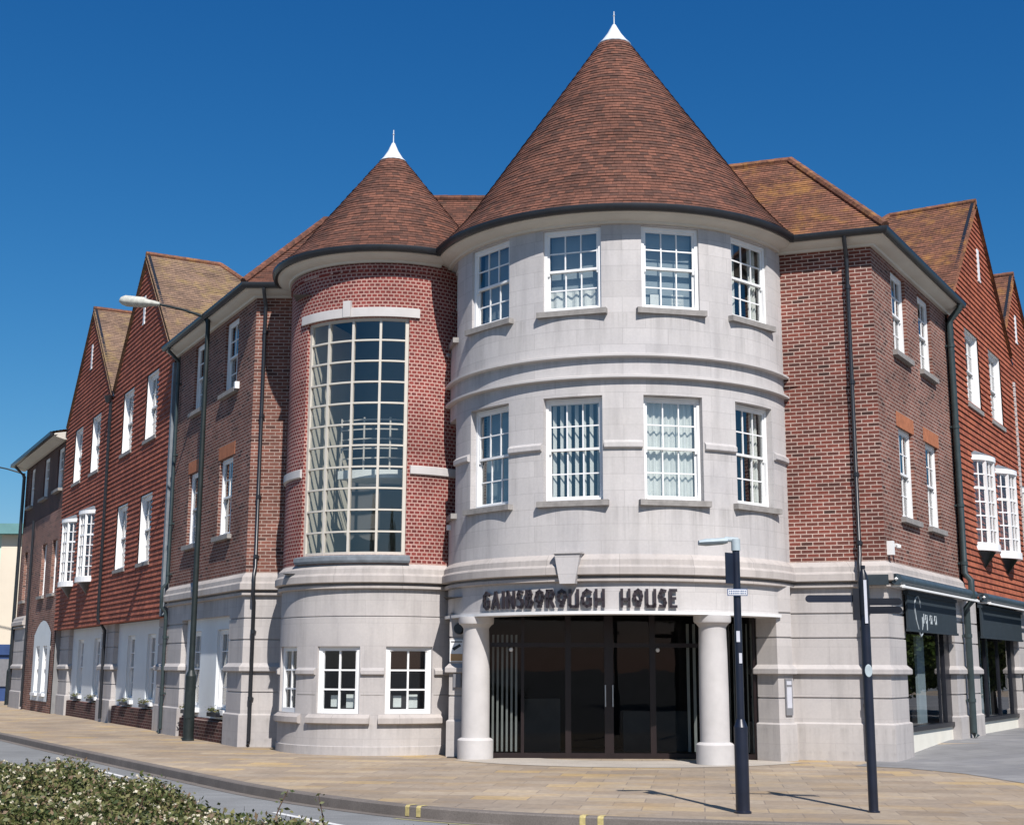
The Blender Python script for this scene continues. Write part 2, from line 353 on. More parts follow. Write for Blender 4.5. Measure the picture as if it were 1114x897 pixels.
# ------------------------------------------------------------------ path tools (outward normal on the right of the walking direction)
class Path:
    def __init__(s, pts):
        s.p = [Vector((a, b)) for a, b in pts]; s.s = [0.0]
        for a, b in zip(s.p, s.p[1:]): s.s.append(s.s[-1] + (b-a).length)
        s.n = []
        dirs = [(b-a).normalized() for a, b in zip(s.p, s.p[1:])]; s.dirs = dirs
        for i in range(len(s.p)):
            d0 = dirs[max(i-1, 0)]; d1 = dirs[min(i, len(dirs)-1)]
            n0 = Vector((d0.y, -d0.x)); n1 = Vector((d1.y, -d1.x)); m = (n0+n1).normalized()
            s.n.append(m / max(0.3, m.dot(n0)))
    @property
    def L(s): return s.s[-1]
    def at(s, t, off=0.0):
        for i, q in enumerate(s.s):
            if abs(q-t) < 1e-5: p = s.p[i] + s.n[i]*off; return p
        for i in range(len(s.s)-1):
            if s.s[i] <= t <= s.s[i+1] or (i == 0 and t < 0) or (i == len(s.s)-2 and t > s.s[-1]):
                d = s.dirs[i]; n = Vector((d.y, -d.x)); return s.p[i] + d*(t-s.s[i]) + n*off
    def dir(s, t):
        for i in range(len(s.s)-1):
            if t <= s.s[i+1]: return s.dirs[i]
        return s.dirs[-1]
    def breaks(s, a, b): return [a] + [q for q in s.s if a+1e-4 < q < b-1e-4] + [b]
def arc(c, r, a0, a1, n=None):       # angles in degrees, 0 = toward -Y, positive toward +X
    n = n or max(2, int(abs(a1-a0)/2.5))
    return [(c[0]+r*math.sin(R(a0+(a1-a0)*i/n)), c[1]-r*math.cos(R(a0+(a1-a0)*i/n))) for i in range(n+1)]
def sweep(mb, path, prof, a=None, b=None, caps=True, mi=0):
    a = 0 if a is None else a; b = path.L if b is None else b
    br = path.breaks(a, b)
    v = 0; vs = [0]
    for (o0,z0),(o1,z1) in zip(prof, prof[1:]): v += math.hypot(o1-o0, z1-z0); vs.append(v)
    for s0, s1 in zip(br, br[1:]):
        for j, ((o0,z0),(o1,z1)) in enumerate(zip(prof, prof[1:])):
            P = [(*path.at(s0,o0), z0), (*path.at(s1,o0), z0), (*path.at(s1,o1), z1), (*path.at(s0,o1), z1)]
            mb.face(P, [(s0,z0),(s1,z0),(s1,z1),(s0,z1)], mi)
    if caps:
        mb.face([(*path.at(a,o), z) for o, z in prof], mi=mi); mb.face([(*path.at(b,o), z) for o, z in prof][::-1], mi=mi)
def wall(mb, path, prof, openings=(), depth=0.12, a=None, b=None, u0=0.0, mi=0, rmi=None):
    """prof: list of (offset, z) rising; openings: (s0, s1, z0, z1)"""
    rmi = mi if rmi is None else rmi
    a = 0 if a is None else a; b = path.L if b is None else b
    S = set(round(x, 5) for x in path.breaks(a, b))
    for o in openings: S |= {round(o[0],5), round(o[1],5)}
    S = sorted(x for x in S if a-1e-4 <= x <= b+1e-4)
    prof = list(prof)
    for o in openings:
        for z in (o[2], o[3]):
            for i in range(len(prof)-1):
                (o0,z0),(o1,z1) = prof[i], prof[i+1]
                if z0+1e-4 < z < z1-1e-4: prof.insert(i+1, (o0+(o1-o0)*(z-z0)/(z1-z0), z)); break
    def inside(s, z): return any(o[0] < s < o[1] and o[2] < z < o[3] for o in openings)
    for s0, s1 in zip(S, S[1:]):
        for (o0,z0),(o1,z1) in zip(prof, prof[1:]):
            if inside((s0+s1)/2, (z0+z1)/2): continue
            mb.face([(*path.at(s0,o0), z0), (*path.at(s1,o0), z0), (*path.at(s1,o1), z1), (*path.at(s0,o1), z1)], [(u0+s0,z0),(u0+s1,z0),(u0+s1,z1),(u0+s0,z1)], mi)
    for (q0,q1,z0,z1) in openings:
        P0 = path.at(q0); P1 = path.at(q1); I0, I1 = path.at(q0,-depth), path.at(q1,-depth)
        mb.face([(*P0,z0),(*I0,z0),(*I0,z1),(*P0,z1)], [(0,z0),(depth,z0),(depth,z1),(0,z1)], rmi)
        mb.face([(*I1,z0),(*P1,z0),(*P1,z1),(*I1,z1)], [(0,z0),(depth,z0),(depth,z1),(0,z1)], rmi)
        br = [x for x in S if q0-1e-4 <= x <= q1+1e-4]
        for s0, s1 in zip(br, br[1:]):
            for z, fl in ((z1, 1), (z0, 0)):
                f = [(*path.at(s0),z),(*path.at(s1),z),(*path.at(s1,-depth),z),(*path.at(s0,-depth),z)]
                mb.face(f if fl else f[::-1], [(s0,0),(s1,0),(s1,depth),(s0,depth)], rmi)

# ------------------------------------------------------------------ windows
def local(path, s, off, z):
    p = path.at(s, off); d = path.dir(s); X = Vector((d.x, d.y, 0)); Y = Vector((-d.y, d.x, 0))
    M = Matrix((( X.x, Y.x, 0, p.x), (X.y, Y.y, 0, p.y), (0,0,1,z), (0,0,0,1))); return M     # local x along wall, y inward, z up
def chord(path, s0, s1, off, z):
    a = path.at(s0, 0); b = path.at(s1, 0); d = (b-a).normalized(); n = Vector((d.y,-d.x)); m = (a+b)/2 + n*off
    X = Vector((d.x, d.y, 0)); Y = Vector((-d.y, d.x, 0))
    return Matrix(((X.x,Y.x,0,m.x),(X.y,Y.y,0,m.y),(0,0,1,z),(0,0,0,1))), (b-a).length
def place(mesh_or_name, M, parent, name):
    o = bpy.data.objects.new(name, mesh_or_name); COL.objects.link(o); o.parent = parent
    rl = Vector(ROOTLOC.get(parent.name, (0,0,0))) if parent.type == 'EMPTY' else Vector((0,0,0))
    o.matrix_local = Matrix.Translation(-rl) @ M; return o
CACHE = {}
def mesh_of(key, fn):
    if key not in CACHE:
        o = fn(); CACHE[key] = o.data; bpy.data.objects.remove(o)
    return CACHE[key]
def sash_meshes(w, h, cols, rows, fw, sdepth):
    def frame():
        m = MB()
        m.box(-w/2, 0, 0, -w/2+fw, sdepth, h); m.box(w/2-fw, 0, 0, w/2, sdepth, h)
        m.box(-w/2+fw, 0, h-fw, w/2-fw, sdepth, h); m.box(-w/2+fw, -0.03, 0, w/2-fw, sdepth, 0.05)
        iw = w-2*fw; zm = h/2; e = 0.04
        for z0, z1, y in ((zm-0.02, h-fw, 0.025), (0.05, zm+0.02, 0.065)):
            m.box(-iw/2, y, z0, -iw/2+e, y+0.035, z1); m.box(iw/2-e, y, z0, iw/2, y+0.035, z1)
            m.box(-iw/2+e, y, z1-e, iw/2-e, y+0.035, z1); m.box(-iw/2+e, y, z0, iw/2-e, y+0.035, z0+e*1.1)
            gw = iw-2*e; gh = z1-z0-2*e
            for i in range(1, cols): x = -gw/2+gw*i/cols; m.box(x-0.012, y+0.005, z0+e, x+0.012, y+0.03, z1-e)
            for j in range(1, rows): z = z0+e+gh*j/rows; m.box(-gw/2, y+0.007, z-0.012, gw/2, y+0.028, z+0.012)
        # sash horns
        for x in (-iw/2+0.02, iw/2-0.02): m.box(x-0.018, 0.027, zm-0.075, x+0.018, 0.058, zm-0.02)
        return m.build('window', 'white_paint')
    def pane():
        m = MB(); iw = w-2*fw
        for z0, z1, y in ((h/2, h-fw-0.02, 0.045), (0.07, h/2, 0.085)):
            m.face([(-iw/2+0.02,y,z0),(iw/2-0.02,y,z0),(iw/2-0.02,y,z1),(-iw/2+0.02,y,z1)])
        return m.build('pane', 'glass')
    k = (round(w,3), round(h,3), cols, rows, fw, sdepth)
    return mesh_of(('sf',)+k, frame), mesh_of(('sp',)+k, pane)
def curtain_mesh(kind, w, h):
    def fn():
        m = MB()
        if kind == 'vertical':
            n = int(w/0.14)
            for i in range(n):
                x = -w/2 + (i+0.5)*w/n; dx, dy = 0.026, 0.036
                m.face([(x-dx,0.16-dy,0.08),(x+dx,0.16+dy,0.08),(x+dx,0.16+dy,h-0.1),(x-dx,0.16-dy,h-0.1)])
            m.box(-w/2, 0.12, h-0.1, w/2, 0.18, h-0.06)
        elif kind == 'net':
            N = 40
            for i in range(N):
                x0 = -w/2+w*i/N; x1 = -w/2+w*(i+1)/N; y0 = 0.17+0.025*math.sin(i*1.3); y1 = 0.17+0.025*math.sin((i+1)*1.3)
                m.face([(x0,y0,0.1),(x1,y1,0.1),(x1,y1,h-0.07),(x0,y0,h-0.07)])
        elif kind == 'side':
            for sg in (-1, 1):
                N = 10
                for i in range(N):
                    x0 = sg*(w/2-0.03-0.24*i/N); x1 = sg*(w/2-0.03-0.24*(i+1)/N); y0 = 0.17+0.03*math.sin(i*1.9); y1 = 0.17+0.03*math.sin((i+1)*1.9)
                    m.face([(x0,y0,0.08),(x1,y1,0.08),(x1,y1,h-0.06),(x0,y0,h-0.06)])
        elif kind == 'cafe':
            N = 30
            for i in range(N):
                x0 = -w/2+w*i/N; x1 = -w/2+w*(i+1)/N; y0 = 0.17+0.02*math.sin(i*1.1); y1 = 0.17+0.02*math.sin((i+1)*1.1)
                m.face([(x0,y0,0.08),(x1,y1,0.08),(x1,y1,h*0.27),(x0,y0,h*0.27)])
        elif kind == 'roller':
            m.box(-w/2+0.07, 0.14, h*0.5, w/2-0.07, 0.145, h-0.05)
        elif kind == 'full':
            m.face([(-w/2+0.02,0.20,0.06),(w/2-0.02,0.20,0.06),(w/2-0.02,0.20,h-0.05),(-w/2+0.02,0.20,h-0.05)]); m.tube([(-w/2+0.02,0.2,0.06),(w/2-0.02,0.2,0.06)], 0.012, 6)
        elif kind == 'papers':
            m.box(-w*0.34, 0.16, 0.12, -w*0.12, 0.18, 0.34); m.box(w*0.1, 0.2, 0.1, w*0.34, 0.22, 0.36)
        return m.build(kind, 'blind_pale' if kind == 'full' else 'blind_white')
    return mesh_of(('c', kind, round(w,3), round(h,3)), fn)
CNAME = {'vertical':'vertical_blind','net':'net_curtain','side':'curtain','cafe':'net_curtain','roller':'roller_blind','full':'roller_blind','papers':'paper_notice'}
def sash_window(parent, path, s0, s1, z0, z1, setback=0.08, cols=3, rows=2, fw=0.065, sill='stone_dirty', curtain=None, sdepth=0.12):
    M, w = chord(path, s0, s1, -setback, z0); h = z1-z0
    fm, pm = sash_meshes(w-0.004, h-0.004, cols, rows, fw, sdepth)
    f = place(fm, M, parent, 'window'); place(pm, Matrix.Identity(4), f, 'pane')
    for cu in ([curtain] if isinstance(curtain, str) else (curtain or [])): place(curtain_mesh(cu, w-0.14, h), Matrix.Identity(4), f, CNAME[cu])
    if sill:
        def fn():
            m = MB(); y0 = -setback-0.10 ; m.box(-w/2-0.11, y0, -0.115, w/2+0.11, 0.05, -0.012); m.box(-w/2+0.003, -setback+0.02, -0.012, w/2-0.003, 0.05, 0.0)
            return m.build('sill', sill)
        place(mesh_of(('sill', round(w,3), round(setback,3), sill), fn), Matrix.Identity(4), f, 'sill')
    return f
def casement(parent, path, s0, s1, z0, z1, cols=2, rows=3, setback=0.05, fw=0.085, curtain=None, sill=None):
    M, w = chord(path, s0, s1, -setback, z0); h = z1-z0; w -= 0.004
    def frame():
        m = MB(); m.box(-w/2,0,0,-w/2+fw,0.08,h); m.box(w/2-fw,0,0,w/2,0.08,h); m.box(-w/2+fw,0,h-fw,w/2-fw,0.08,h); m.box(-w/2+fw,-0.02,0,w/2-fw,0.08,fw)
        e = 0.03; iw = w-2*fw
        m.box(-iw/2,0.02,fw,-iw/2+e,0.07,h-fw); m.box(iw/2-e,0.02,fw,iw/2,0.07,h-fw)
        for i in range(1, cols): x = -iw/2+iw*i/cols; m.box(x-0.018,0.02,fw,x+0.018,0.06,h-fw)
        for j in range(1, rows): z = fw+(h-2*fw)*j/rows; m.box(-iw/2+e,0.022,z-0.016,iw/2-e,0.058,z+0.016)
        return m.build('window', 'white_paint')
    def pane():
        m = MB(); m.face([(-w/2+fw,0.045,fw),(w/2-fw,0.045,fw),(w/2-fw,0.045,h-fw),(-w/2+fw,0.045,h-fw)]); return m.build('pane','glass_low')
    k = (round(w,3), round(h,3), cols, rows, fw)
    f = place(mesh_of(('cf',)+k, frame), M, parent, 'window'); place(mesh_of(('cp',)+k, pane), Matrix.Identity(4), f, 'pane')
    if curtain: place(curtain_mesh(curtain, w-0.2, h), Matrix.Identity(4), f, CNAME[curtain])
    return f

# ------------------------------------------------------------------ stepped tile courses on a plane
def scan(poly, v):
    xs = []
    n = len(poly)
    for i in range(n):
        (x0,y0),(x1,y1) = poly[i], poly[(i+1)%n]
        if (y0 <= v < y1) or (y1 <= v < y0): xs.append(x0+(x1-x0)*(v-y0)/(y1-y0))
    xs.sort(); return list(zip(xs[::2], xs[1::2]))
def subtract(iv, holes):
    out = [iv]
    for a, b in holes:
        nxt = []
        for p, q in out:
            if b <= p or a >= q: nxt.append((p,q)); continue
            if a > p: nxt.append((p,a))
            if b < q: nxt.append((b,q))
        out = nxt
    return out
def courses(mb, O, U, V, N, poly, gauge, proud=0.022, holes=(), uoff=0.0, mi=0):
    """O origin, U along, V up the slope, N outward. poly in (u, v) metres."""
    v0 = min(p[1] for p in poly); v1 = max(p[1] for p in poly); k = 0; v = v0
    base = 0.004
    while v < v1-1e-4:
        ve = min(v+gauge, v1)
        lo = scan(poly, v+1e-4); hi = scan(poly, ve-1e-4); vm = (v+ve)/2
        hs = [(h[0],h[1]) for h in holes if h[2] < vm < h[3]]
        for i, L in enumerate(lo):
            Hh = hi[i] if i < len(hi) and len(hi) == len(lo) else L
            segs = subtract(L, hs)
            for (a, b) in segs:
                a2 = Hh[0] if abs(a-L[0]) < 1e-6 else a
                b2 = Hh[1] if abs(b-L[1]) < 1e-6 else b
                jit = random.uniform(-0.003, 0.003)
                def P(u, vv, n): return O + U*u + V*vv + N*n
                pr = proud + jit; vu = k*gauge
                # break long courses so the tail line is slightly uneven
                nn = max(1, int((b-a)/1.4)); 
                for q in range(nn):
                    ta, tb = q/nn, (q+1)/nn
                    ua, ub = a+(b-a)*ta, a+(b-a)*tb; uc, ud = a2+(b2-a2)*ta, a2+(b2-a2)*tb
                    mb.face([P(ua,v,pr),P(ub,v,pr),P(ud,ve,base),P(uc,ve,base)], [(ua+uoff,vu),(ub+uoff,vu),(ud+uoff,vu+gauge),(uc+uoff,vu+gauge)], mi)
                    mb.face([P(ua,v,0),P(ub,v,0),P(ub,v,pr),P(ua,v,pr)], [(ua+uoff,vu+0.01)]*4, mi)
        v = ve; k += 1

# ================================================================== PLAN
CL = Vector((-5.75, 29.0)); DL = Vector((-0.478, 0.878)).normalized()      # left corner and street direction away from it
CR = Vector((7.02, 25.08)); DR = Vector((0.52, 0.854)).normalized()        # right corner
BC, BR = (2.22, 27.30), 3.52                                                # big tower
SC_, SR = (-2.7, 28.4), 2.12                                               # small tower
ZC, ZG = 3.65, 9.97                                                        # cornice top, gutter bottom
def L(t, off=0.0): p = CL + DL*t + Vector((-DL.y*1.0, DL.x)).normalized()*(-off)*-1; return p
NL = Vector((-0.878, -0.478)).normalized(); NR = Vector((DR.y, -DR.x))
def Lp(t, off=0.0): p = CL + DL*t + NL*off; return (p.x, p.y)
def Rp(t, off=0.0): p = CR + DR*t + NR*off; return (p.x, p.y)
def hz(x, y):
    s = (x-CR.x)*DR.x + (y-CR.y)*DR.y
    t = max(0.0, min(1.0, s/5.0)); return 0.19*t*t*(3-2*t) if x > 0 else 0.0

# ================================================================== GROUND
m = MB(); m.face([(-1500,-1500,-0.135),(1500,-1500,-0.135),(1500,1500,-0.135),(-1500,1500,-0.135)])
structure(m.build('ground', 'asphalt'))
m = MB()
KERB = [(-62.0,115.0),(-40.0,79.0),(-24.0,52.8),(-13.0,34.9),(-9.2,28.7),(-5.3,22.45),(-3.4,19.5),(-1.75,17.55),(-0.4,16.45),(1.0,15.85),(2.4,15.45),(4.0,15.1),(8.0,14.5),(20.0,13.2),(60.0,9.0)]
def smooth_pts(P, n=4):
    out = []
    for i in range(len(P)-1):
        p0 = Vector(P[max(i-1,0)]); p1 = Vector(P[i]); p2 = Vector(P[i+1]); p3 = Vector(P[min(i+2,len(P)-1)])
        for k in range(n):
            t = k/n; out.append(tuple(0.5*((2*p1)+(-p0+p2)*t+(2*p0-5*p1+4*p2-p3)*t*t+(-p0+3*p1-3*p2+p3)*t**3)))
    out.append(P[-1]); return out
KP0 = Path(smooth_pts(KERB)); KP = Path([tuple(KP0.at(q, 0.14)) for q in KP0.s])
kp = [KP.at(s, -0.15) for s in KP.s]
steps = [0,1,2,3,4,5,6,7,8,9,10,11,12,13,14,15,17,19,22,26,32,40,55,80]
rows = [[(p.x, p.y+q, hz(p.x, p.y+q)) for q in steps] for p in kp]
for a, b in zip(rows, rows[1:]):
    for j in range(len(steps)-1): m.face([a[j], b[j], b[j+1], a[j+1]])
structure(m.build('pavement', 'paving', smooth=30))
m = MB(); sweep(m, KP, [(0.0,-0.2),(0.0,-0.015),(-0.015,0.002),(-0.149,0.002)], caps=False)
structure(m.build('kerb', 'kerb_stone', smooth=30))
m = MB(); sweep(m, KP, [(0.25,-0.131),(0.18,-0.131)], a=KP.L-62, b=KP.L-20, caps=False)
structure(m.build('road_edge_line', 'yellow_worn'))
# worn channel of setts beside the kerb
m = MB(); sweep(m, KP, [(0.0,-0.1305),(0.15,-0.1305)][::-1], caps=False)
structure(m.build('road_channel', 'kerb_stone'))
# white broken centre line
m = MB()
cl = Path([(-8.9,26.9),(-6.1,22.3),(-2.85,17.2),(-1.9,15.9),(0.2,13.9),(3.5,12.2)])
for s in (3.1, cl.s[2]-0.2, cl.s[2]+3.4): sweep(m, cl, [(0.045,-0.131),(-0.045,-0.131)], a=s, b=min(s+2.0, cl.L), caps=False)
structure(m.build('road_marking', 'road_white'))
# yellow loading blips on the kerb
for k, (x, y) in enumerate([(-1.28,16.87),(-1.12,16.77),(0.82,15.76),(1.02,15.69)]):
    best = min(range(len(KP.s)), key=lambda i: (KP.p[i]-Vector((x,y))).length); s = KP.s[best]
    dd = KP.dirs[min(best, len(KP.dirs)-1)]; s += (Vector((x,y))-KP.p[best]).dot(dd)
    mm = MB(); sweep(mm, KP, [(0.006,-0.12),(0.006,-0.013),(-0.013,0.008),(-0.145,0.008)], a=s-0.035, b=s+0.035, caps=False)
    structure(mm.build('kerb_marking', 'yellow_paint'))
# grey side street surface
m = MB()
front = [(6.0,24.0),(6.75,23.5),(7.36,22.3),(7.64,20.5),(9.0,17.8),(12.0,15.6),(20.0,14.0),(45.0,11.3)]
for (a, b) in zip(front, front[1:]):
    for j in range(30):
        q0, q1 = j*0.04, (j+1)*0.04
        def W(p, q): x = p[0]+DR.x*q*50; y = p[1]+DR.y*q*50; return (x, y, hz(x,y)+0.006)
        m.face([W(a,q0), W(b,q0), W(b,q1), W(a,q1)])
structure(m.build('side_street', 'grey_paving', smooth=30))

# ================================================================== CORNER BUILDING
B = thing('corner_office_building', 'brick and pale stone corner building with two conical tiled towers and dark entrance lettering', 'building', (2.2, 27.25, 0))
# --- wall paths
LT = 6.45                                   # length of the left brick wing front
RT = 5.9
p_left = Path([Lp(LT), Lp(0), (-4.6, 29.0)])                       # left wing and narrow front face
AJ = 62.7; JJ = (BC[0]+BR*math.sin(R(AJ)), BC[1]-BR*math.cos(R(AJ)))      # where the front face leaves the drum
p_right = Path([JJ,(CR.x,CR.y),Rp(RT)])
p_small = Path(arc(SC_, SR, -108, 52, 64))
p_big = Path(arc(BC, BR, -100, AJ, 84))
def sa(path_r, a, a0): return path_r*R(a-a0)*1.0                      # arc length of an angle
def S_small(a): return p_small.L*(a+108)/160.0
def S_big(a): return p_big.L*(a+100)/(100+AJ)

# left wing upper brick
LW = [(LT-2.35, LT-1.30), (LT-5.0, LT-3.95)]
op = [(a, b, 4.62, 6.42) for a, b in LW] + [(a, b, 8.0, 9.72) for a, b in LW]
m = MB(); wall(m, p_left, [(0,ZC-0.02),(0,9.9)], op, 0.2, mi=0)
m.build('brick_wall', 'brick_side', B)
# keep the narrow front face redder: it is its own leaf of brick
# right brick faces
UR = p_right.s[1]
RWIN = [(UR+1.35, UR+2.42), (UR+3.42, UR+4.48)]
opr = [(a, b, 4.62, 6.45) for a, b in RWIN] + [(a, b, 8.0, 9.72) for a, b in RWIN]
m = MB(); wall(m, p_right, [(0,ZC-0.02),(0,9.9)], [], 0.2, a=0, b=UR); m.build('brick_wall', 'brick_red', B)
m = MB(); wall(m, p_right, [(0,ZC-0.02),(0,9.9)], opr, 0.2, a=UR, b=p_right.L); m.build('brick_wall', 'brick_side', B)
# toothed brick jambs beside the side windows
for (path, wins, sg) in ((p_left, LW, 1), (p_right, RWIN, 1)):
    for (a, b) in wins:
        m = MB(); M_, w_ = chord(path, a, b, 0.006, 6.43)
        m.box(-w_/2-0.11, -0.002, 0.0, w_/2+0.11, 0.02, 0.3, M_); m.build('flat_brick_arch', 'lintel_orange', B)
for z0, z1 in ((4.62, 6.42), (8.0, 9.72)):
    for (a, b) in LW: sash_window(B, p_left, a, b, z0, z1, setback=0.07, cols=2, sdepth=0.09)
for z0, z1 in ((4.62, 6.45), (8.0, 9.72)):
    for (a, b) in RWIN: sash_window(B, p_right, a, b, z0, z1, setback=0.07, cols=3, sdepth=0.09)

# small tower brick drum with the tall curved window
bz0, bz1, ba0, ba1 = 3.84, 8.66, -47.2, 16.6
opw = (S_small(ba0), S_small(ba1), bz0, bz1)
m = MB(); wall(m, p_small, [(0,ZC-0.02),(0,9.9)], [opw], 0.14); m.build('brick_drum', 'brick_tower', B)
# dentil course of projecting headers under the eaves
m = MB()
for i in range(52):
    a = -104 + i*3.0
    if a > 50: break
    M_ = local(p_small, S_small(a), 0.03, 9.62); m.box(-0.05, 0, 0, 0.05, 0.05, 0.07, M_)
sweep(m, p_small, [(0,9.68),(0.035,9.69),(0.035,9.76),(0,9.77)], caps=False)
m.build('dentil_course', 'brick_tower', B)
# stone head, keystone, string pieces, sill of the tall window
m = MB(); sweep(m, p_small, [(0,8.665),(0.05,8.665),(0.05,8.85),(0,8.87)], a=S_small(-52), b=S_small(22)); m.build('stone_lintel', 'stone_white', B)
m = MB(); sweep(m, p_small, [(0,8.66),(0.09,8.66),(0.09,9.0),(0,9.02)], a=S_small(-20.2), b=S_small(-15.8)); m.build('keystone', 'stone_white', B)
for a0, a1 in ((-108, -48.5), (18.2, 52)):
    m = MB(); sweep(m, p_small, [(0,5.44),(0.05,5.46),(0.05,5.61),(0,5.63)], a=S_small(a0), b=S_small(a1)); m.build('string_course', 'stone_white', B)
m = MB(); sweep(m, p_small, [(-0.1,3.66),(0.09,3.68),(0.11,3.72),(0.11,3.80),(0.0,3.835),(-0.12,3.84)], a=S_small(-49.5), b=S_small(18.5)); m.build('stone_sill', 'lead', B)
m = MB(); so = -0.09
va = [ba0+(ba1-ba0)*i/4 for i in range(5)]
for i, a in enumerate(va):
    hw = 0.035 if i in (0, 4) else 0.024
    M_ = local(p_small, S_small(a)+(0.035 if i == 0 else -0.035 if i == 4 else 0), so, bz0+0.002); m.box(-hw, -0.03, 0, hw, 0.05, bz1-bz0-0.004, M_)
for j in range(12):
    z = bz0+0.03+(bz1-bz0-0.06)*j/11; hh = 0.03 if j in (0, 11) else 0.017
    sweep(m, p_small, [(so-0.04,z-hh),(so+0.022,z-hh),(so+0.022,z+hh),(so-0.04,z+hh)], a=S_small(ba0)+0.002, b=S_small(ba1)-0.002, caps=False)
bigw = m.build('stair_window', 'offwhite_bar', B)
m = MB(); br = p_small.breaks(S_small(ba0)+0.01, S_small(ba1)-0.01)
for s0, s1 in zip(br, br[1:]): m.face([(*p_small.at(s0,so-0.01),bz0),(*p_small.at(s1,so-0.01),bz0),(*p_small.at(s1,so-0.01),bz1),(*p_small.at(s0,so-0.01),bz1)])
m.build('pane', 'glass_stair', B, smooth=40).parent = bigw
o = bigw.children[0]; o.matrix_parent_inverse = Matrix.Identity(4)
# stair hall inside
m = MB(); m.face([(-4.12,27.02,3.7),(-3.5,28.95,3.7),(-3.5,28.95,8.9),(-4.12,27.02,8.9)])
m.build('stair_hall_wall', 'cream_interior', B)
m = MB(); m.face([(-3.5,28.95,3.5),(-0.6,28.95,3.5),(-0.6,28.95,9.5),(-3.5,28.95,9.5)]); m.face([(-4.6,26.9,9.3),(0,26.9,9.3),(0,29,9.3),(-4.6,29,9.3)])
m.face([(-0.95,27.0,3.5),(-0.95,28.95,3.5),(-0.95,28.95,9.5),(-0.95,27.0,9.5)])
m.face([(-4.6,26.9,3.5),(0,26.9,3.5),(0,29,3.5),(-4.6,29,3.5)])
m.build('stair_hall_back', 'stair_dark', B)
p_land = Path(arc(SC_, SR-0.62, -36, 30, 16))
m = MB(); sweep(m, p_land, [(-0.9,5.45),(0.0,5.45),(0.0,5.62),(-0.9,5.62)]); m.build('stair_landing', 'blind_white', B)
m = MB()
for z in (5.86,6.06,6.26,6.46,6.66): sweep(m, p_land, [(-0.10,z),(-0.08,z),(-0.08,z+0.025),(-0.10,z+0.025)])
for i in range(4): p = p_land.at(p_land.L*i/3, -0.09); m.tube([(p.x,p.y,5.6),(p.x,p.y,6.72)], 0.02, 6)
m.build('stair_railing', 'offwhite_bar', B)

# big tower stone drum
WA = [(-59.0,-40.4),(-27.8,-9.4),(2.8,21.2),(33.4,51.6)]
opb = [(S_big(a), S_big(b), 4.64, 6.55) for a, b in WA] + [(S_big(a), S_big(b), 8.19, 9.78) for a, b in WA] + [(S_big(-89.5), S_big(-71.2), 8.19, 9.78), (S_big(-89.5), S_big(-71.2), 4.64, 6.55)]
m = MB(); wall(m, p_big, [(0,ZC-0.02),(0,9.9)], opb, 0.14)
m.build('stone_drum', 'stone', B, smooth=20)
kinds_m = ['full','vertical','net','side']; kinds_w = ['full',['full','cafe'],['full','papers'],'side']
for i, (a, b) in enumerate(WA):
    sash_window(B, p_big, S_big(a), S_big(b), 4.64, 6.55, setback=0.12, curtain=kinds_m[i])
    sash_window(B, p_big, S_big(a), S_big(b), 8.19, 9.78, setback=0.05, curtain=kinds_w[i])
sash_window(B, p_big, S_big(-89.5), S_big(-71.2), 8.19, 9.78, setback=0.05); sash_window(B, p_big, S_big(-89.5), S_big(-71.2), 4.64, 6.55, setback=0.09)
def ledge(z0, z1, pr): return [(0,z0-0.0),(pr-0.02,z0),(pr,z0+0.012),(pr,z1-0.02),(0.01,z1+0.012),(0,z1+0.012)]
for z0, z1 in ((7.25,7.32),(6.85,6.92)):
    m = MB(); sweep(m, p_big, ledge(z0, z1, 0.11), caps=True); m.build('string_course', 'stone_white', B, smooth=30)
cuts = [S_big(-100)] + sum([[S_big(a)-0.03, S_big(b)+0.03] for a, b in [(-89.5,-71.2)]+WA], []) + [p_big.L]
for a, b in zip(cuts[::2], cuts[1::2]):
    if b-a > 0.05:
        m = MB(); sweep(m, p_big, [(0,5.565),(0.045,5.57),(0.06,5.59),(0.06,5.67),(0.0,5.72)], a=a, b=b); m.build('string_course', 'stone', B, smooth=30)
# entrance ring (frieze) carried by two columns
ring = Path(arc(BC, BR, -100, AJ, 84)); SRG = lambda a: ring.L*(a+100)/(100+AJ)
ring2 = Path(arc(BC, BR, -100, 51.8, 78))
m = MB(); wall(m, ring, [(0.0,3.2),(0.0,ZC)], []); wall(m, ring2, [(0.0,2.66),(0.0,3.2)], []); sweep(m, ring2, [(-0.45,2.66),(-0.001,2.66)][::-1], caps=False); sweep(m, ring2, [(-0.45,2.66),(-0.45,3.0)], caps=False)
m.build('frieze', 'stone', B, smooth=20)
m = MB(); sweep(m, ring2, [(-0.46,2.60),(0.06,2.60),(0.065,2.655),(0.002,2.657),(-0.46,2.657)], a=ring2.L*12/151.8); m.build('entrance_fascia', 'white_paint', B, smooth=30)
CPROF = [(0,3.165),(0.06,3.165),(0.085,3.18),(0.085,3.235),(0.01,3.25),(0.01,3.275),(0.11,3.28),(0.15,3.295),(0.15,3.42),(0.13,3.45),(0.105,3.465),(0.095,3.56),(0.06,3.60),(0.0,3.66)]
m = MB(); sweep(m, Path(arc(BC, BR, -100, AJ, 84)+[(CR.x,CR.y),Rp(RT-0.02)]), CPROF); m.build('cornice', 'stone_trim', B, smooth=25)
ku = SRG(-19.3); m = MB(); M_ = local(ring, ku, 0.0, 3.13)
P = [(-0.14,0),(0.14,0),(0.24,0.53),(-0.24,0.53)]
f0 = [M_ @ Vector((x,-0.20,z)) for x, z in P]; f1 = [M_ @ Vector((x,0.1,z)) for x, z in P]
m.face(f0); [m.face([f0[i], f1[i], f1[(i+1)%4], f0[(i+1)%4]]) for i in range(4)]
M2 = M_ ; m.box(-0.265,-0.225,0.531,0.265,0.1,0.565,M_)
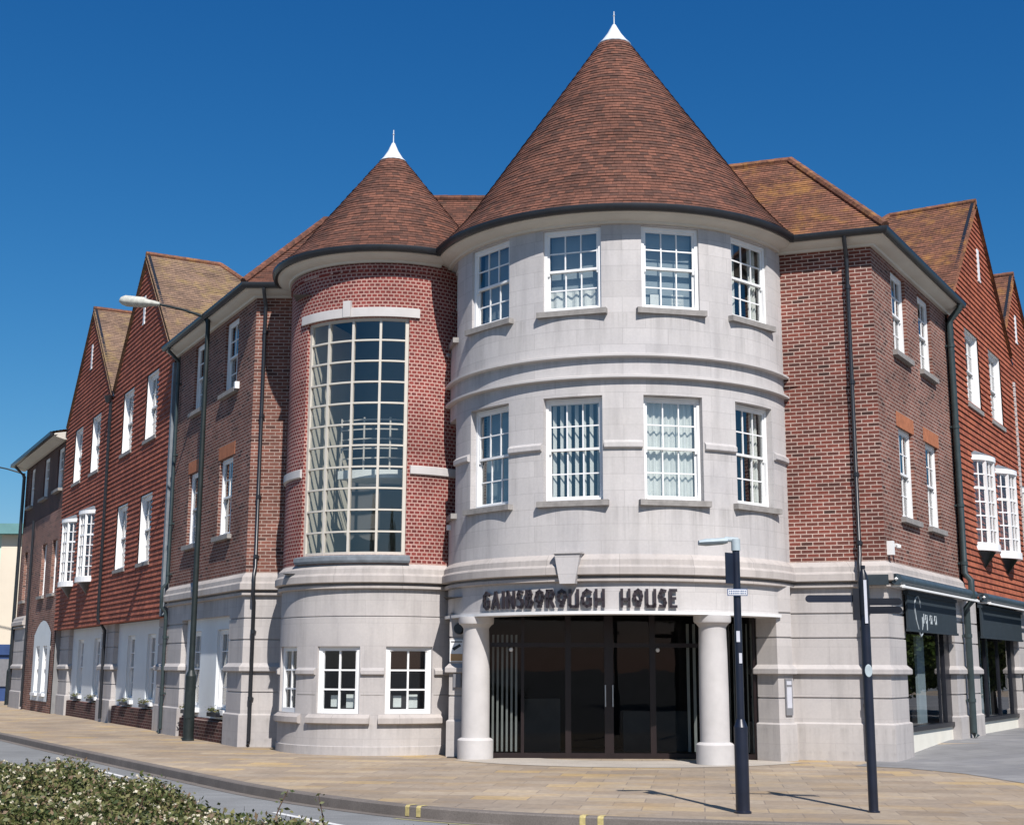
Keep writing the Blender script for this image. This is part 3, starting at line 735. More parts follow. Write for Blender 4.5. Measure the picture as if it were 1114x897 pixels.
m.build('keystone', 'stone', B)
# porch ceiling
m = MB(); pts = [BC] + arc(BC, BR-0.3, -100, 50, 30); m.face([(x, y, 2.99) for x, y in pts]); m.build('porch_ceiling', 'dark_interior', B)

# --- stone ground storey with joints
def joints(z0=0.0, z1=3.2, js=(2.69,2.235,1.13)):
    pr = [(0.045,z0),(0.045,0.655),(0.03,0.67),(0.0,0.685)]
    for z in sorted(js):
        if z > 1.73 and (0.0,1.74) not in pr: pr += [(0.0,1.555),(0.065,1.56),(0.08,1.575),(0.08,1.66),(0.04,1.70),(0.0,1.74)]
        pr += [(0.0,z-0.017),(-0.028,z-0.012),(-0.028,z+0.012),(0.0,z+0.017)]
    pr += [(0.0,z1)]
    out = []
    for q in pr:
        if not out or q[1] >= out[-1][1]-1e-6: out.append(q)
    return out
JP = joints()
# right: return jamb, pier and front to the corner, and the shop pilasters
g_right = Path([(4.62,26.2),(4.62,25.45),(4.93,25.08),(5.25,25.29),(5.31,JJ[1]+(5.31-JJ[0])*(CR.y-JJ[1])/(CR.x-JJ[0])),(CR.x,CR.y),Rp(1.12),Rp(1.12,-0.35)])
m = MB(); wall(m, g_right, JP); sweep(m, Path([JJ,(CR.x,CR.y),Rp(1.12)]), [(0,3.2),(0,ZC)], caps=False); sweep(m, Path([Rp(1.12),Rp(RT-0.02)]), [(0,3.0),(0,ZC)], caps=False)
m.build('stone_ground_wall', 'stone_lower', B)
m = MB(); pil = Path([Rp(5.05,-0.35),Rp(5.05),Rp(7.25),Rp(7.25,-0.35)])
wall(m, pil, [(o+0.004, z if z > 0.01 else 0.05) for o, z in joints(z1=3.2)]); m.build('stone_pilaster', 'stone_lower', B)
# small tower ground storey
sp = [(S_small(a), S_small(b), 0.78, 2.06) for a, b in ((-71.0,-47.5),(-31.2,-6.3),(7.4,33.0))]
GP = [(0.02,0.0),(0.02,0.16),(0.0,0.17),(0.0,2.62),(-0.018,2.628),(-0.018,2.644),(0.0,2.65),(0.0,3.2)]
g_small = p_small
m = MB(); wall(m, g_small, GP, sp, 0.12); m.build('stone_bow', 'stone_lower', B, smooth=20)
m = MB(); sweep(m, p_small, CPROF); m.build('cornice', 'stone_trim', B, smooth=25)
m = MB(); sweep(m, p_small, [(0,3.19),(0,ZC)], caps=False); m.build('stone_band', 'stone_lower', B, smooth=25)
for i, (s0, s1, z0, z1) in enumerate(sp):
    w = casement(B, p_small, s0, s1, z0, z1, curtain='papers' if i else None)
for a0, a1 in ((-75.0,-42.5),(-36.5,-0.5),(4.0,38.5)):
    m = MB(); sweep(m, p_small, [(0,0.575),(0.06,0.58),(0.09,0.60),(0.09,0.70),(0.0,0.765)], a=S_small(a0), b=S_small(a1)); m.build('stone_sill', 'stone_trim', B, smooth=30)
for a0, a1 in ((-100,-72),(-46.2,-32),(-5.4,6.6),(34.0,52)):
    m = MB(); sweep(m, p_small, [(0,1.51),(0.045,1.515),(0.06,1.53),(0.06,1.60),(0.0,1.65)], a=S_small(a0), b=S_small(a1)); m.build('string_course', 'stone_lower', B, smooth=30)
    m = MB(); sweep(m, p_small, [(0,1.125),(0.0035,1.127),(0.0035,1.143),(0,1.145)], a=S_small(a0), b=S_small(a1), caps=False); m.build('joint_line', 'stone_dirty', B, smooth=30)
m = MB(); wall(m, Path(arc(SC_, SR-0.9, -90, 60, 16)), [(0,0.02),(0,3.2)]); m.face([(x,y,0.5) for x,y in arc(SC_, SR-0.13, -108, 52, 24)]); m.build('inner_wall', 'dark_interior', B)
# left wing ground storey: corner pier, recessed white panel, pier
g_left = Path([Lp(6.42,-0.3),Lp(6.42),Lp(5.0),Lp(5.0,-0.22)])
m = MB(); wall(m, g_left, JP)
g_left2 = Path([Lp(1.05,-0.22),Lp(1.05),Lp(0),(-4.6,29.0)]); wall(m, g_left2, JP)
sweep(m, Path([Lp(6.42),Lp(0),(-4.6,29.0)]), [(0,3.2),(0,ZC)], caps=False); sweep(m, Path([Lp(5.0),Lp(1.05)]), [(0,2.78),(0,3.2)], caps=False)
m.face([(*Lp(5.0),2.78),(*Lp(1.05),2.78),(*Lp(1.05,-0.3),2.78),(*Lp(5.0,-0.3),2.78)])
m.build('stone_ground_wall', 'stone_lower', B)
m = MB(); sweep(m, Path([Lp(6.42),Lp(0),(-4.6,29.0)]), CPROF); m.build('cornice', 'stone_trim', B)
def panel(parent, t0, t1, wins, ztop=2.78, arch=False, depth=-0.14):
    pp = Path([Lp(t1, depth), Lp(t0, depth)])
    ops = [(t1-b, t1-a, 0.72, 2.5) for a, b in wins]
    mm = MB(); wall(mm, pp, [(0,0.5),(0,ztop)], ops, 0.16); 
    mm.build('window_panel', 'panel_paint', parent)
    mm = MB(); wall(mm, Path([Lp(t1,-0.03),Lp(t0,-0.03)]), [(0,0),(0,0.44)], []); mm.face([(*Lp(t1,-0.03),0.44),(*Lp(t0,-0.03),0.44),(*Lp(t0,depth-0.02),0.5),(*Lp(t1,depth-0.02),0.5)]); mm.build('brick_plinth', 'brick_dark', parent)
    for (s0, s1, z0, z1) in ops: sash_window(parent, pp, s0, s1, z0, z1, setback=0.07, cols=2, sill='white_paint')
panel(B, 1.05, 5.0, [(1.5,2.4),(3.75,4.65)])

m = MB(); ap_ = arc(BC, BR+0.42, -56, 50, 24); ai_ = arc(BC, BR-1.2, -56, 50, 24)
for i in range(24): m.face([(*ai_[i],0.006),(*ap_[i],0.006),(*ap_[i+1],0.006),(*ai_[i+1],0.006)][::-1])
structure(m.build('entrance_paving', 'entrance_stone'))
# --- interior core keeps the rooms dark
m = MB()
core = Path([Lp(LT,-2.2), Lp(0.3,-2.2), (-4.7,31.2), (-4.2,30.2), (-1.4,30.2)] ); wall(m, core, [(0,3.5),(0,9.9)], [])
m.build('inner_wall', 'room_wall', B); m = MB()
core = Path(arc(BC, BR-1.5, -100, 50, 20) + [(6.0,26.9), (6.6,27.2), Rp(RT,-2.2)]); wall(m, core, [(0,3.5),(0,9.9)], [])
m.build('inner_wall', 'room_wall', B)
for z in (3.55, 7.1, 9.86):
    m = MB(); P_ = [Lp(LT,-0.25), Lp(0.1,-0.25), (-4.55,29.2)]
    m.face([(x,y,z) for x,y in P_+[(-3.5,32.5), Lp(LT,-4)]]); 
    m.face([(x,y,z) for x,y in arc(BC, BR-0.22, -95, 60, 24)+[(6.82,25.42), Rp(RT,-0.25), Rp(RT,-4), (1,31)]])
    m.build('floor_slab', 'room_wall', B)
m = MB(); m.face([(*Rp(RT-0.01),0),(*Rp(RT-0.01,-5),0),(*Rp(RT-0.01,-5),10.0),(*Rp(RT-0.01),10.0)]); m.face([(*Lp(LT-0.01),0),(*Lp(LT-0.01,-5),0),(*Lp(LT-0.01,-5),10.0),(*Lp(LT-0.01),10.0)])
bk = [Lp(LT,-5), (-2.5,33.4), (1.5,31.5), (4.5,30.5), Rp(RT,-5)]
for a, b in zip(bk, bk[1:]): m.face([(*a,0),(*b,0),(*b,12.2),(*a,12.2)])
m.build('rear_wall', 'brick_brown', B)

# --- entrance: columns, glazed doors
for cx, cy in ((-0.66,25.55),(3.62,24.28)):
    m = MB(); m.lathe((cx,cy,0), [(0.0,0),(0.335,0),(0.335,0.34),(0.31,0.365),(0.262,0.385),(0.262,0.40),(0.262,1.2),(0.255,1.9),(0.243,2.38),(0.25,2.40),(0.29,2.45),(0.325,2.47),(0.335,2.50),(0.335,2.598),(0,2.598)], 40)
    m.build('column', 'stone_white', B, smooth=35)
GY = 25.72
gp = Path([(-1.05,26.6),(-0.85,GY),(4.05,GY),(4.60,25.5)])
ent = MB()
xs = [-0.85,0.42,1.18,1.28,2.08,2.98,3.10,4.05]
for x, hw in ((-0.83,0.04),(0.22,0.03),(1.08,0.055),(1.85,0.085),(2.68,0.055),(3.98,0.04)):
    ent.box(x-hw, GY-0.03, 0, x+hw, GY+0.04, 2.99)
ent.box(-0.83, GY-0.032, 2.05, 3.98, GY+0.042, 2.13); ent.box(-0.83, GY-0.032, 0.0, 3.98, GY+0.042, 0.1); ent.box(-0.83, GY-0.031, 2.9, 3.98, GY+0.041, 2.99)
M_ = Matrix.Translation((3.99,GY,0)) @ Matrix.Rotation(R(-20),4,'Z')
for x in (0.0, 0.60): ent.box(x, -0.03, 0, x+0.05, 0.03, 2.99, M_)
ent.box(0, -0.028, 0, 0.62, 0.028, 0.1, M_)
M3 = Matrix.Translation((-0.83,GY,0)) @ Matrix.Rotation(R(105),4,'Z')
ent.box(0,-0.03,0,0.9,0.03,0.1,M3); ent.box(0.85,-0.03,0,0.9,0.03,2.99,M3)
door = ent.build('entrance_glazing', 'door_frame', B)
m = MB(); m.face([(-0.8,GY,0.1),(3.96,GY,0.1),(3.96,GY,2.9),(-0.8,GY,2.9)]); m.face([M_@Vector(p) for p in ((0.05,0,0.1),(0.6,0,0.1),(0.6,0,2.95),(0.05,0,2.95))]); m.face([M3@Vector(p) for p in ((0.0,0,0.1),(0.85,0,0.1),(0.85,0,2.95),(0.0,0,2.95))])
def sub(mb, name, mats, par, **k):
    o = mb.build(name, mats, B if par is None else None, **k) if False else None
    rl = Vector(ROOTLOC[B.name]); mb.v = [tuple(Vector(v)-rl) for v in mb.v]
    o = mb.build(name, mats, None, **k); o.parent = par; return o
sub(m, 'pane', 'glass_door', door)
m = MB()
for x in (1.78,1.92): m.tube([(x,GY-0.09,0.95),(x,GY-0.09,1.35)], 0.014, 8); m.box(x-0.012,GY-0.09,0.97,x+0.012,GY-0.03,0.99); m.box(x-0.012,GY-0.09,1.31,x+0.012,GY-0.03,1.33)
sub(m, 'door_handle', 'chrome', door)
for x0, n in ((-0.36, 6), ):
    m = MB()
    for k in range(n): x = x0+0.02+k*0.088; m.face([(x-0.02,GY+0.10,0.12),(x+0.02,GY+0.07,0.12),(x+0.02,GY+0.07,2.28),(x-0.02,GY+0.10,2.28)])
    sub(m, 'vertical_blind', 'blind_white', door)
m = MB()
for k in range(7): x = 0.03+k*0.085; m.face([M_@Vector(p) for p in ((x,0.12,0.12),(x+0.03,0.08,0.12),(x+0.03,0.08,2.5),(x,0.12,2.5))])
for k in range(5): x = 3.35+k*0.12; m.face([(x,GY+0.16,0.12),(x+0.05,GY+0.12,0.12),(x+0.05,GY+0.12,2.5),(x,GY+0.16,2.5)])
sub(m, 'vertical_blind', 'blind_white', door)
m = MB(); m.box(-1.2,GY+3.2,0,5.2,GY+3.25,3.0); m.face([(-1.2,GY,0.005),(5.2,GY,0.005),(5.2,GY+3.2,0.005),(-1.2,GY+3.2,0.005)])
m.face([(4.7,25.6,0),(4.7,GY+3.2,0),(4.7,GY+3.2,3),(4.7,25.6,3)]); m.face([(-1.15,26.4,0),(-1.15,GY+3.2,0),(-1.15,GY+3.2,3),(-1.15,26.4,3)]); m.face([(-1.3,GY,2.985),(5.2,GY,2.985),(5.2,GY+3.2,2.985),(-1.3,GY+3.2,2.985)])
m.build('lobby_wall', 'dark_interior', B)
m = MB(); m.box(0.2,GY+1.9,0.0,1.0,GY+2.4,1.05); m.box(2.3,GY+2.2,0,3.6,GY+2.6,0.8); m.build('reception_desk', 'room_wall', B)
for x in (0.0, 2.78):
    m = MB(); m.lathe((x,GY-0.06,2.0), [(0,-0.04),(0.03,-0.03),(0.04,0),(0.03,0.03),(0,0.04)], 12); m.build('white_bead', 'sign_white', B, smooth=50)  # small white bead in front of the door glazing
# left entrance pier
pierL = Path([(-1.20,27.0),(-1.19,26.14),(-0.90,26.08),(-0.86,26.9)])
m = MB(); wall(m, pierL, joints(z1=2.66)); m.build('entrance_pier', 'stone_lower', B)
Mp = local(pierL, 0.95, 0.0, 0)
def onpier(px_s, z, hw, hh, mat, name, th=0.03):
    M_ = local(pierL, px_s, 0.0, z); mm = MB(); mm.box(-hw,-th,-hh,hw,0.03,hh,M_); return mm.build(name, mat, B)
psn = pierL.s[1]+0.35
m = MB(); M_ = local(pierL, psn-0.16, 0, 2.40); 
ring_ = [M_ @ Vector((0.09*math.cos(t*math.pi/12), -0.09, 0.09*math.sin(t*math.pi/12))) for t in range(24)]
ring2 = [M_ @ Vector((0.11*math.cos(t*math.pi/12), 0.0, 0.11*math.sin(t*math.pi/12))) for t in range(24)]
m.face(ring_); [m.face([ring_[i], ring2[i], ring2[(i+1)%24], ring_[(i+1)%24]]) for i in range(24)]
m.build('alarm_bell', 'gutter_black', B)
sgn = onpier(psn-0.2, 1.98, 0.135, 0.21, 'sign_white', 'camera_notice')
m = MB(); M_ = local(pierL, psn-0.2, 0, 1.98); m.box(-0.12,-0.034,-0.19,0.12,-0.029,-0.06,M_, mi=0); 
q = [(-0.09,0.05),(0.06,0.13),(0.09,0.09),(-0.05,0.0)]
m.face([M_@Vector((x,-0.034,z)) for x, z in q], mi=1); m.box(-0.11,-0.034,0.16,0.11,-0.030,0.18,M_, mi=1)
m.build('notice_pictogram', ['sign_orange','gutter_black'], B)
onpier(psn-0.18, 1.42, 0.075, 0.13, 'sign_grey', 'entry_phone', 0.05)
# intercom on the right pier
m = MB(); M_ = local(g_right, g_right.s[2]+0.24, 0.0, 1.15); m.box(-0.085,-0.035,-0.33,0.085,0.02,0.33,M_); pb = m.build('intercom_panel', 'sign_grey', B)
m = MB(); m.box(-0.06,-0.04,0.22,0.06,-0.034,0.29,M_); m.box(-0.06,-0.04,-0.2,0.06,-0.034,0.18,M_); sub(m, 'intercom_face', 'silver_tape', pb)

# --- lettering: strokes set off the frieze
ST = {
 'G': [[(0.95,0.86),(0.5,1),(0.1,0.8),(0.0,0.5),(0.1,0.15),(0.5,0),(0.95,0.1),(0.95,0.45),(0.55,0.45)]],
 'A': [[(0,0),(0.5,1),(1,0)],[(0.25,0.25),(0.75,0.25)]], 'I': [[(0.5,0),(0.5,1)]],
 'N': [[(0,0),(0,1),(1,0),(1,1)]], 'S': [[(0.95,0.95),(0.3,1),(0.05,0.8),(0.2,0.58),(0.8,0.45),(0.98,0.22),(0.75,0.02),(0.05,0.03)]],
 'B': [[(0,0),(0,1),(0.65,1),(0.85,0.8),(0.6,0.56),(0,0.56)],[(0.6,0.56),(1,0.3),(0.75,0),(0,0)]],
 'O': [[(0.5,1),(0.87,0.88),(1,0.62),(0.87,0.38),(0.5,0.26),(0.13,0.38),(0,0.62),(0.13,0.88),(0.5,1)],[(0.3,0.04),(0.7,0.04)],[(0.5,0.26),(0.5,0.04)]],
 'R': [[(0,0),(0,1),(0.7,1),(0.95,0.78),(0.7,0.5),(0,0.5)],[(0.45,0.5),(1,0)]],
 'U': [[(0,1),(0,0.1),(0.15,0),(0.75,0),(1,0.12)],[(1,1),(1,0)]],
 'H': [[(0,0),(0,1)],[(1,0),(1,1)],[(0,0.42),(1,0.42)]],
 'E': [[(1,1),(0,1),(0,0),(1,0)],[(0,0.5),(0.8,0.5)]],
}
def letter(mb, ch, M, w, h, th, d0, d1):
    for st in ST[ch]:
        P = [Vector((x*w, z*h)) for x, z in st]
        for a, b in zip(P, P[1:]):
            d = (b-a).normalized(); n = Vector((-d.y, d.x))*th/2; e = d*th*0.42
            q = [a-e+n, a-e-n, b+e-n, b+e+n]
            F = [M @ Vector((p.x, -d1, p.y)) for p in q]; K = [M @ Vector((p.x, -d0, p.y)) for p in q]
            mb.face(F); mb.face(K[::-1]); [mb.face([F[i], K[i], K[(i+1)%4], F[(i+1)%4]]) for i in range(4)]
m = MB()
text = "GAINSBOROUGH HOUSE"; WD = {'I':0.09,'N':0.19,'A':0.21,'G':0.2,'O':0.18,'S':0.15,'E':0.15,'B':0.16,'R':0.17,'U':0.19,'H':0.18}
tot = sum(0.19 if c == ' ' else WD[c] for c in text) ; gap = (3.80-tot)/(len(text)-1)
s = SRG(-50.2)
for c in text:
    w = 0.19 if c == ' ' else WD[c]
    if c != ' ':
        cw = w-0.05; M_ = local(ring, s+w/2, 0.02, 2.735) @ Matrix.Translation((-cw/2,0,0)); letter(m, c, M_, cw, 0.285, 0.05, 0.012, 0.05)
    else: m.build('sign_lettering', 'bronze_letters', B, weld=False); m = MB()
    s += w+gap
m.build('sign_lettering', 'bronze_letters', B, weld=False)

# --- eaves, gutters and roofs
SOF = [(0.0,9.80),(0.07,9.80),(0.09,9.84),(0.24,9.875),(0.30,9.93),(0.33,9.935),(0.33,10.02),(0.0,10.02)]
GUT = [(0.30,10.06),(0.31,9.98),(0.34,9.945),(0.39,9.935),(0.43,9.965),(0.45,10.02),(0.45,10.06),(0.42,10.06),(0.40,10.03),(0.34,10.03),(0.30,10.06)]
e_left = Path([Lp(LT+0.35), Lp(0), (-4.65,29.0)])
e_right = Path([(5.25,JJ[1]+(5.25-JJ[0])*(CR.y-JJ[1])/(CR.x-JJ[0])),(CR.x,CR.y),Rp(RT+0.25)])
e_small = Path(arc(SC_, SR, -104, 34, 56))
e_big = Path(arc(BC, BR, -93, 59, 76))
for pth in (e_left, e_right, e_small, e_big):
    m = MB(); sweep(m, pth, SOF); m.build('eaves_soffit', 'soffit_paint', B, smooth=30)
    m = MB(); sweep(m, pth, GUT); m.build('gutter', 'gutter_black', B, smooth=40)

def cone(parent, c, r0, z0, zt, rt, cap_top, matname, gauge=0.1, a0=-180, a1=180, kick=0.22):
    mb = MB(); n = 96
    # slightly bell-cast foot
    def rad(z):
        f = (z-z0)/(zt-z0); r = r0*0.955+(rt-r0*0.955)*f
        return r + r0*0.045*max(0, 1-f*5)**1.6
    sl = math.hypot(r0-rt, zt-z0); N = int(sl/gauge)
    for i in range(N):
        za = z0+(zt-z0)*i/N; zb = z0+(zt-z0)*(i+1)/N; ra = rad(za)+0.016+random.uniform(-0.004,0.004); rb = rad(zb); rin = rad(za)
        uo = random.random()*3
        for k in range(n):
            t0, t1 = 2*math.pi*k/n, 2*math.pi*(k+1)/n; u0, u1 = uo+ra*t0, uo+ra*t1
            j0 = 0.004*math.sin(k*7.3+i*3.1); j1 = 0.004*math.sin(((k+1)%n)*7.3+i*3.1)
            def Q(r, t, z): return (c[0]+r*math.cos(t), c[1]+r*math.sin(t), z)
            mb.face([Q(ra+j0,t0,za),Q(ra+j1,t1,za),Q(rb,t1,zb),Q(rb,t0,zb)], [(u0,i*0.1),(u1,i*0.1),(u1,(i+1)*0.1),(u0,(i+1)*0.1)])
            mb.face([Q(rin-0.01,t0,za),Q(rin-0.01,t1,za),Q(ra+j1,t1,za),Q(ra+j0,t0,za)], [(u0,i*0.1)]*4)
    o = mb.build('conical_roof', matname, parent)
    mb = MB(); h = cap_top-zt
    mb.lathe((c[0],c[1],zt), [(rt+0.06,-0.09),(rt+0.07,-0.06),(rt*0.95,h*0.06),(rt*0.52,h*0.46),(0.035,h*0.96),(0.0,h)], 32); sub(mb, 'metal_cap', 'zinc', o, smooth=40)
    mb = MB(); mb.tube([(c[0],c[1],cap_top-0.05),(c[0],c[1],cap_top+0.30)], [0.014,0.010], 8)
    mb.lathe((c[0],c[1],cap_top+0.20), [(0,-0.03),(0.028,0),(0,0.03)], 10); sub(mb, 'finial', 'zinc', o, smooth=50)
    return o
cone(B, BC, BR+0.42, 10.05, 15.17, 0.30, 15.62, 'roof_tiles')
cone(B, SC_, SR+0.42, 10.05, 12.87, 0.24, 13.28, 'roof_tiles')

def slope(parent, pts3, matname, gauge=0.1, name='roof', O=None):
    """pts3: planar polygon, first edge is the eave (left to right seen from outside)"""
    P = [Vector(p) for p in pts3]; O = P[0]; U = (P[1]-P[0]).normalized(); N = None
    for q in P[2:]:
        c = U.cross(q-O)
        if c.length > 1e-4: N = c.normalized(); break
    V = N.cross(U).normalized()
    if N.z < 0: N = -N
    poly = [((p-O).dot(U), (p-O).dot(V)) for p in P]
    mb = MB(); courses(mb, O, U, V, N, poly, gauge, 0.016)
    mb.face([p - N*0.02 for p in P]); mb.face([p - N*0.14 for p in P][::-1])
    return mb.build(name, matname, parent)
def ridge(parent, pts, matname='roof_tiles_lichen', r=0.085, name='ridge_tiles'):
    mb = MB(); pts = [Vector(p) for p in pts]
    for a, b in zip(pts, pts[1:]):
        L_ = (b-a).length; n = max(1, int(L_/0.32))
        for i in range(n):
            p = a+(b-a)*i/n; q = a+(b-a)*((i+1)/n); mb.tube([p, q], [r*1.0, r*1.08], 8)
    return mb.build(name, matname, parent)
RR, ZR, ZE, EO = 2.4, 12.33, 10.05, 0.40
eR = Vector((CR.x, CR.y)); 
def corner_off(C, n1, n2, off):      # offset corner of two unit normals
    m_ = (n1+n2).normalized(); return C + m_*(off/m_.dot(n1))
NF = Vector((0,-1))
FD = (Vector((CR.x,CR.y))-Vector(JJ)).normalized(); NFR = Vector((FD.y,-FD.x)); RQ, ZQ = 2.56, 12.6
CRo = corner_off(eR, NFR, NR, EO); CRr = corner_off(eR, NFR, NR, EO-RQ)
CLo = corner_off(CL, NF, NL, EO); CLr = corner_off(CL, NF, NL, EO-RR)
v3 = lambda p, z: (p[0], p[1], z)
# right hip
F0 = CRo-FD*4.6; F1 = CRr-FD*4.4
slope(B, [v3(F0,ZE), v3(CRo,ZE), v3(CRr,ZQ), v3(F1,ZQ)], 'roof_tiles_lichen')
e1 = CR+DR*(RT+0.2)+NR*EO; r1 = CR+DR*(RT+0.2)+NR*(EO-RQ)
slope(B, [v3(CRo,ZE), v3(e1,ZE), v3(r1,ZQ), v3(CRr,ZQ)], 'roof_tiles_lichen')
ridge(B, [v3(CRo,ZE+0.03), v3(CRr,ZQ+0.02), v3(F1,ZQ+0.02)])
b1 = CR+DR*(RT+0.2)+NR*(EO-2*RQ); CRb = corner_off(eR, NFR, NR, EO-2*RQ)
slope(B, [v3(b1,ZE), v3(CRb,ZE), v3(CRr,ZQ), v3(r1,ZQ)], 'roof_tiles'); slope(B, [v3(CRb,ZE),v3(CRb-FD*4.0,ZE),v3(F1,ZQ),v3(CRr,ZQ)], 'roof_tiles')
# left hip
e2 = CL+DL*(LT+0.3)+NL*EO; r2 = CL+DL*(LT+0.3)+NL*(EO-RR)
slope(B, [v3(CLo,ZE), (-1.5,CLo.y,ZE), (-1.5,CLr.y,ZR), v3(CLr,ZR)], 'roof_tiles')
slope(B, [v3(e2,ZE), v3(CLo,ZE), v3(CLr,ZR), v3(r2,ZR)], 'roof_tiles')
ridge(B, [v3(CLo,ZE+0.03), v3(CLr,ZR+0.02), (-1.5,CLr.y,ZR+0.02)], 'roof_tiles')
b2 = CL+DL*(LT+0.3)+NL*(EO-2*RR); CLb = corner_off(CL, NF, NL, EO-2*RR)
slope(B, [v3(CLb,ZE), v3(b2,ZE), v3(r2,ZR), v3(CLr,ZR)], 'roof_tiles'); slope(B, [(-1.5,CLb.y,ZE), v3(CLb,ZE), v3(CLr,ZR), (-1.5,CLr.y,ZR)], 'roof_tiles')
# link roof behind the cones
slope(B, [(-3.2,27.4,ZE),(3.5,27.4,ZE),(3.5,29.75,ZR+0.1),(-3.2,29.75,ZR+0.1)], 'roof_tiles'); slope(B, [(3.5,32.1,ZE),(-3.2,32.1,ZE),(-3.2,29.75,ZR+0.1),(3.5,29.75,ZR+0.1)], 'roof_tiles')
ridge(B, [(-3.2,29.75,ZR+0.12),(3.5,29.75,ZR+0.12)], 'roof_tiles')
# lead valley gussets
m = MB(); m.face([(-1.52,26.12,10.06),(-1.05,26.35,10.05),(-0.95,26.75,10.5),(-1.3,26.65,10.35)]); m.box(-1.5,26.3,10.0,-1.1,26.6,10.05); m.build('lead_valley', 'zinc', B)
m = MB(); 
vp = []
for z in (10.12,10.3,10.5,10.75):
    rr_ = BR+0.42-(z-10.05)*0.72; o_ = EO-(z-10.05)*1.0; p0 = Vector(JJ)+NFR*o_; q = p0-Vector(BC); bb = q.dot(FD); cc = q.dot(q)-rr_*rr_; t_ = -bb+math.sqrt(max(0,bb*bb-cc)); p = p0+FD*t_; vp.append((p.x,p.y,z+0.03))
m.tube(vp, 0.013, 6)

# --- down pipes
def downpipe(parent, path, s, ztop, zbot, off=0.09, r=0.042, mat='gutter_black', swan=True, brk=((3.72,0.14),(3.12,0.14))):
    def P(o, z): p = path.at(s, o); return (p.x, p.y, z)
    pts = []
    if swan: pts += [P(0.38,9.95), P(0.36,9.85), P(off+0.02,9.62)]
    pts += [P(off, ztop if not swan else 9.55)]
    if ztop > 4 and zbot < 3: pts += [P(off,3.78), P(off+0.13,3.62), P(off+0.13,3.16), P(off,3.02)]
    pts += [P(off, zbot+0.12), P(off+0.06, zbot+0.03)]
    mb = MB(); mb.tube(pts, r, 10)
    for z in (9.0,7.1,5.3,4.0,2.4,1.0):
        if zbot < z < ztop: p = P(off, z); mb.lathe((p[0],p[1],z), [(0,-0.04),(r+0.013,-0.04),(r+0.013,0.04),(0,0.04)], 10); q = path.at(s, 0.0); M_ = local(path, s, 0.03, z); mb.box(-0.06,-0.03,-0.02,0.06,0.03,0.02,M_)
    return mb.build('downpipe', mat, parent, smooth=40)
downpipe(B, p_right, 1.32, 9.6, 0.0)
downpipe(B, p_left, p_left.s[1]+0.22, 9.6, 0.0)
# pipes in the angle with the tile-hung wings
pr = Path([Rp(0), Rp(RT+0.4)]); pl = Path([Lp(LT+0.4), Lp(0)])
downpipe(B, pr, RT-0.12, 9.6, 0.19, mat='pipe_green', r=0.075, off=0.13)
downpipe(B, pl, 0.55, 9.6, 0.0, mat='pipe_green', r=0.045)
# small fittings
m = MB(); M_ = local(p_right, UR+0.18, 0.0, 3.78); m.box(-0.05,-0.12,0.0,0.05,0.0,0.26,M_); m.build('security_light', 'sign_white', B)
m = MB(); M_ = local(p_right, UR+0.42, 0.0, 3.98); m.box(-0.03,-0.12,-0.03,0.03,0.0,0.03,M_); m.lathe(tuple(M_@Vector((0,-0.14,-0.03))), [(0,-0.05),(0.05,-0.02),(0.05,0.03),(0,0.05)], 10); m.build('camera_fitting', 'sign_white', B)
m = MB(); M_ = local(p_left, p_left.s[1]-1.12, 0.0, 7.93); m.box(-0.05,-0.1,0,0.05,0.0,0.16,M_); m.build('security_light', 'sign_white', B)
m = MB(); M_ = local(p_big, S_big(-78), 0.0, 4.35); m.box(-0.05,-0.07,0,0.05,0.0,0.1,M_); m.build('alarm_fitting', 'sign_white', B)
m = MB(); p = p_big.at(S_big(-80), 0.07); m.lathe((p.x,p.y,7.95), [(0,-0.05),(0.045,-0.02),(0.045,0.03),(0,0.05)], 10); m.build('camera_fitting', 'sign_grey', B)

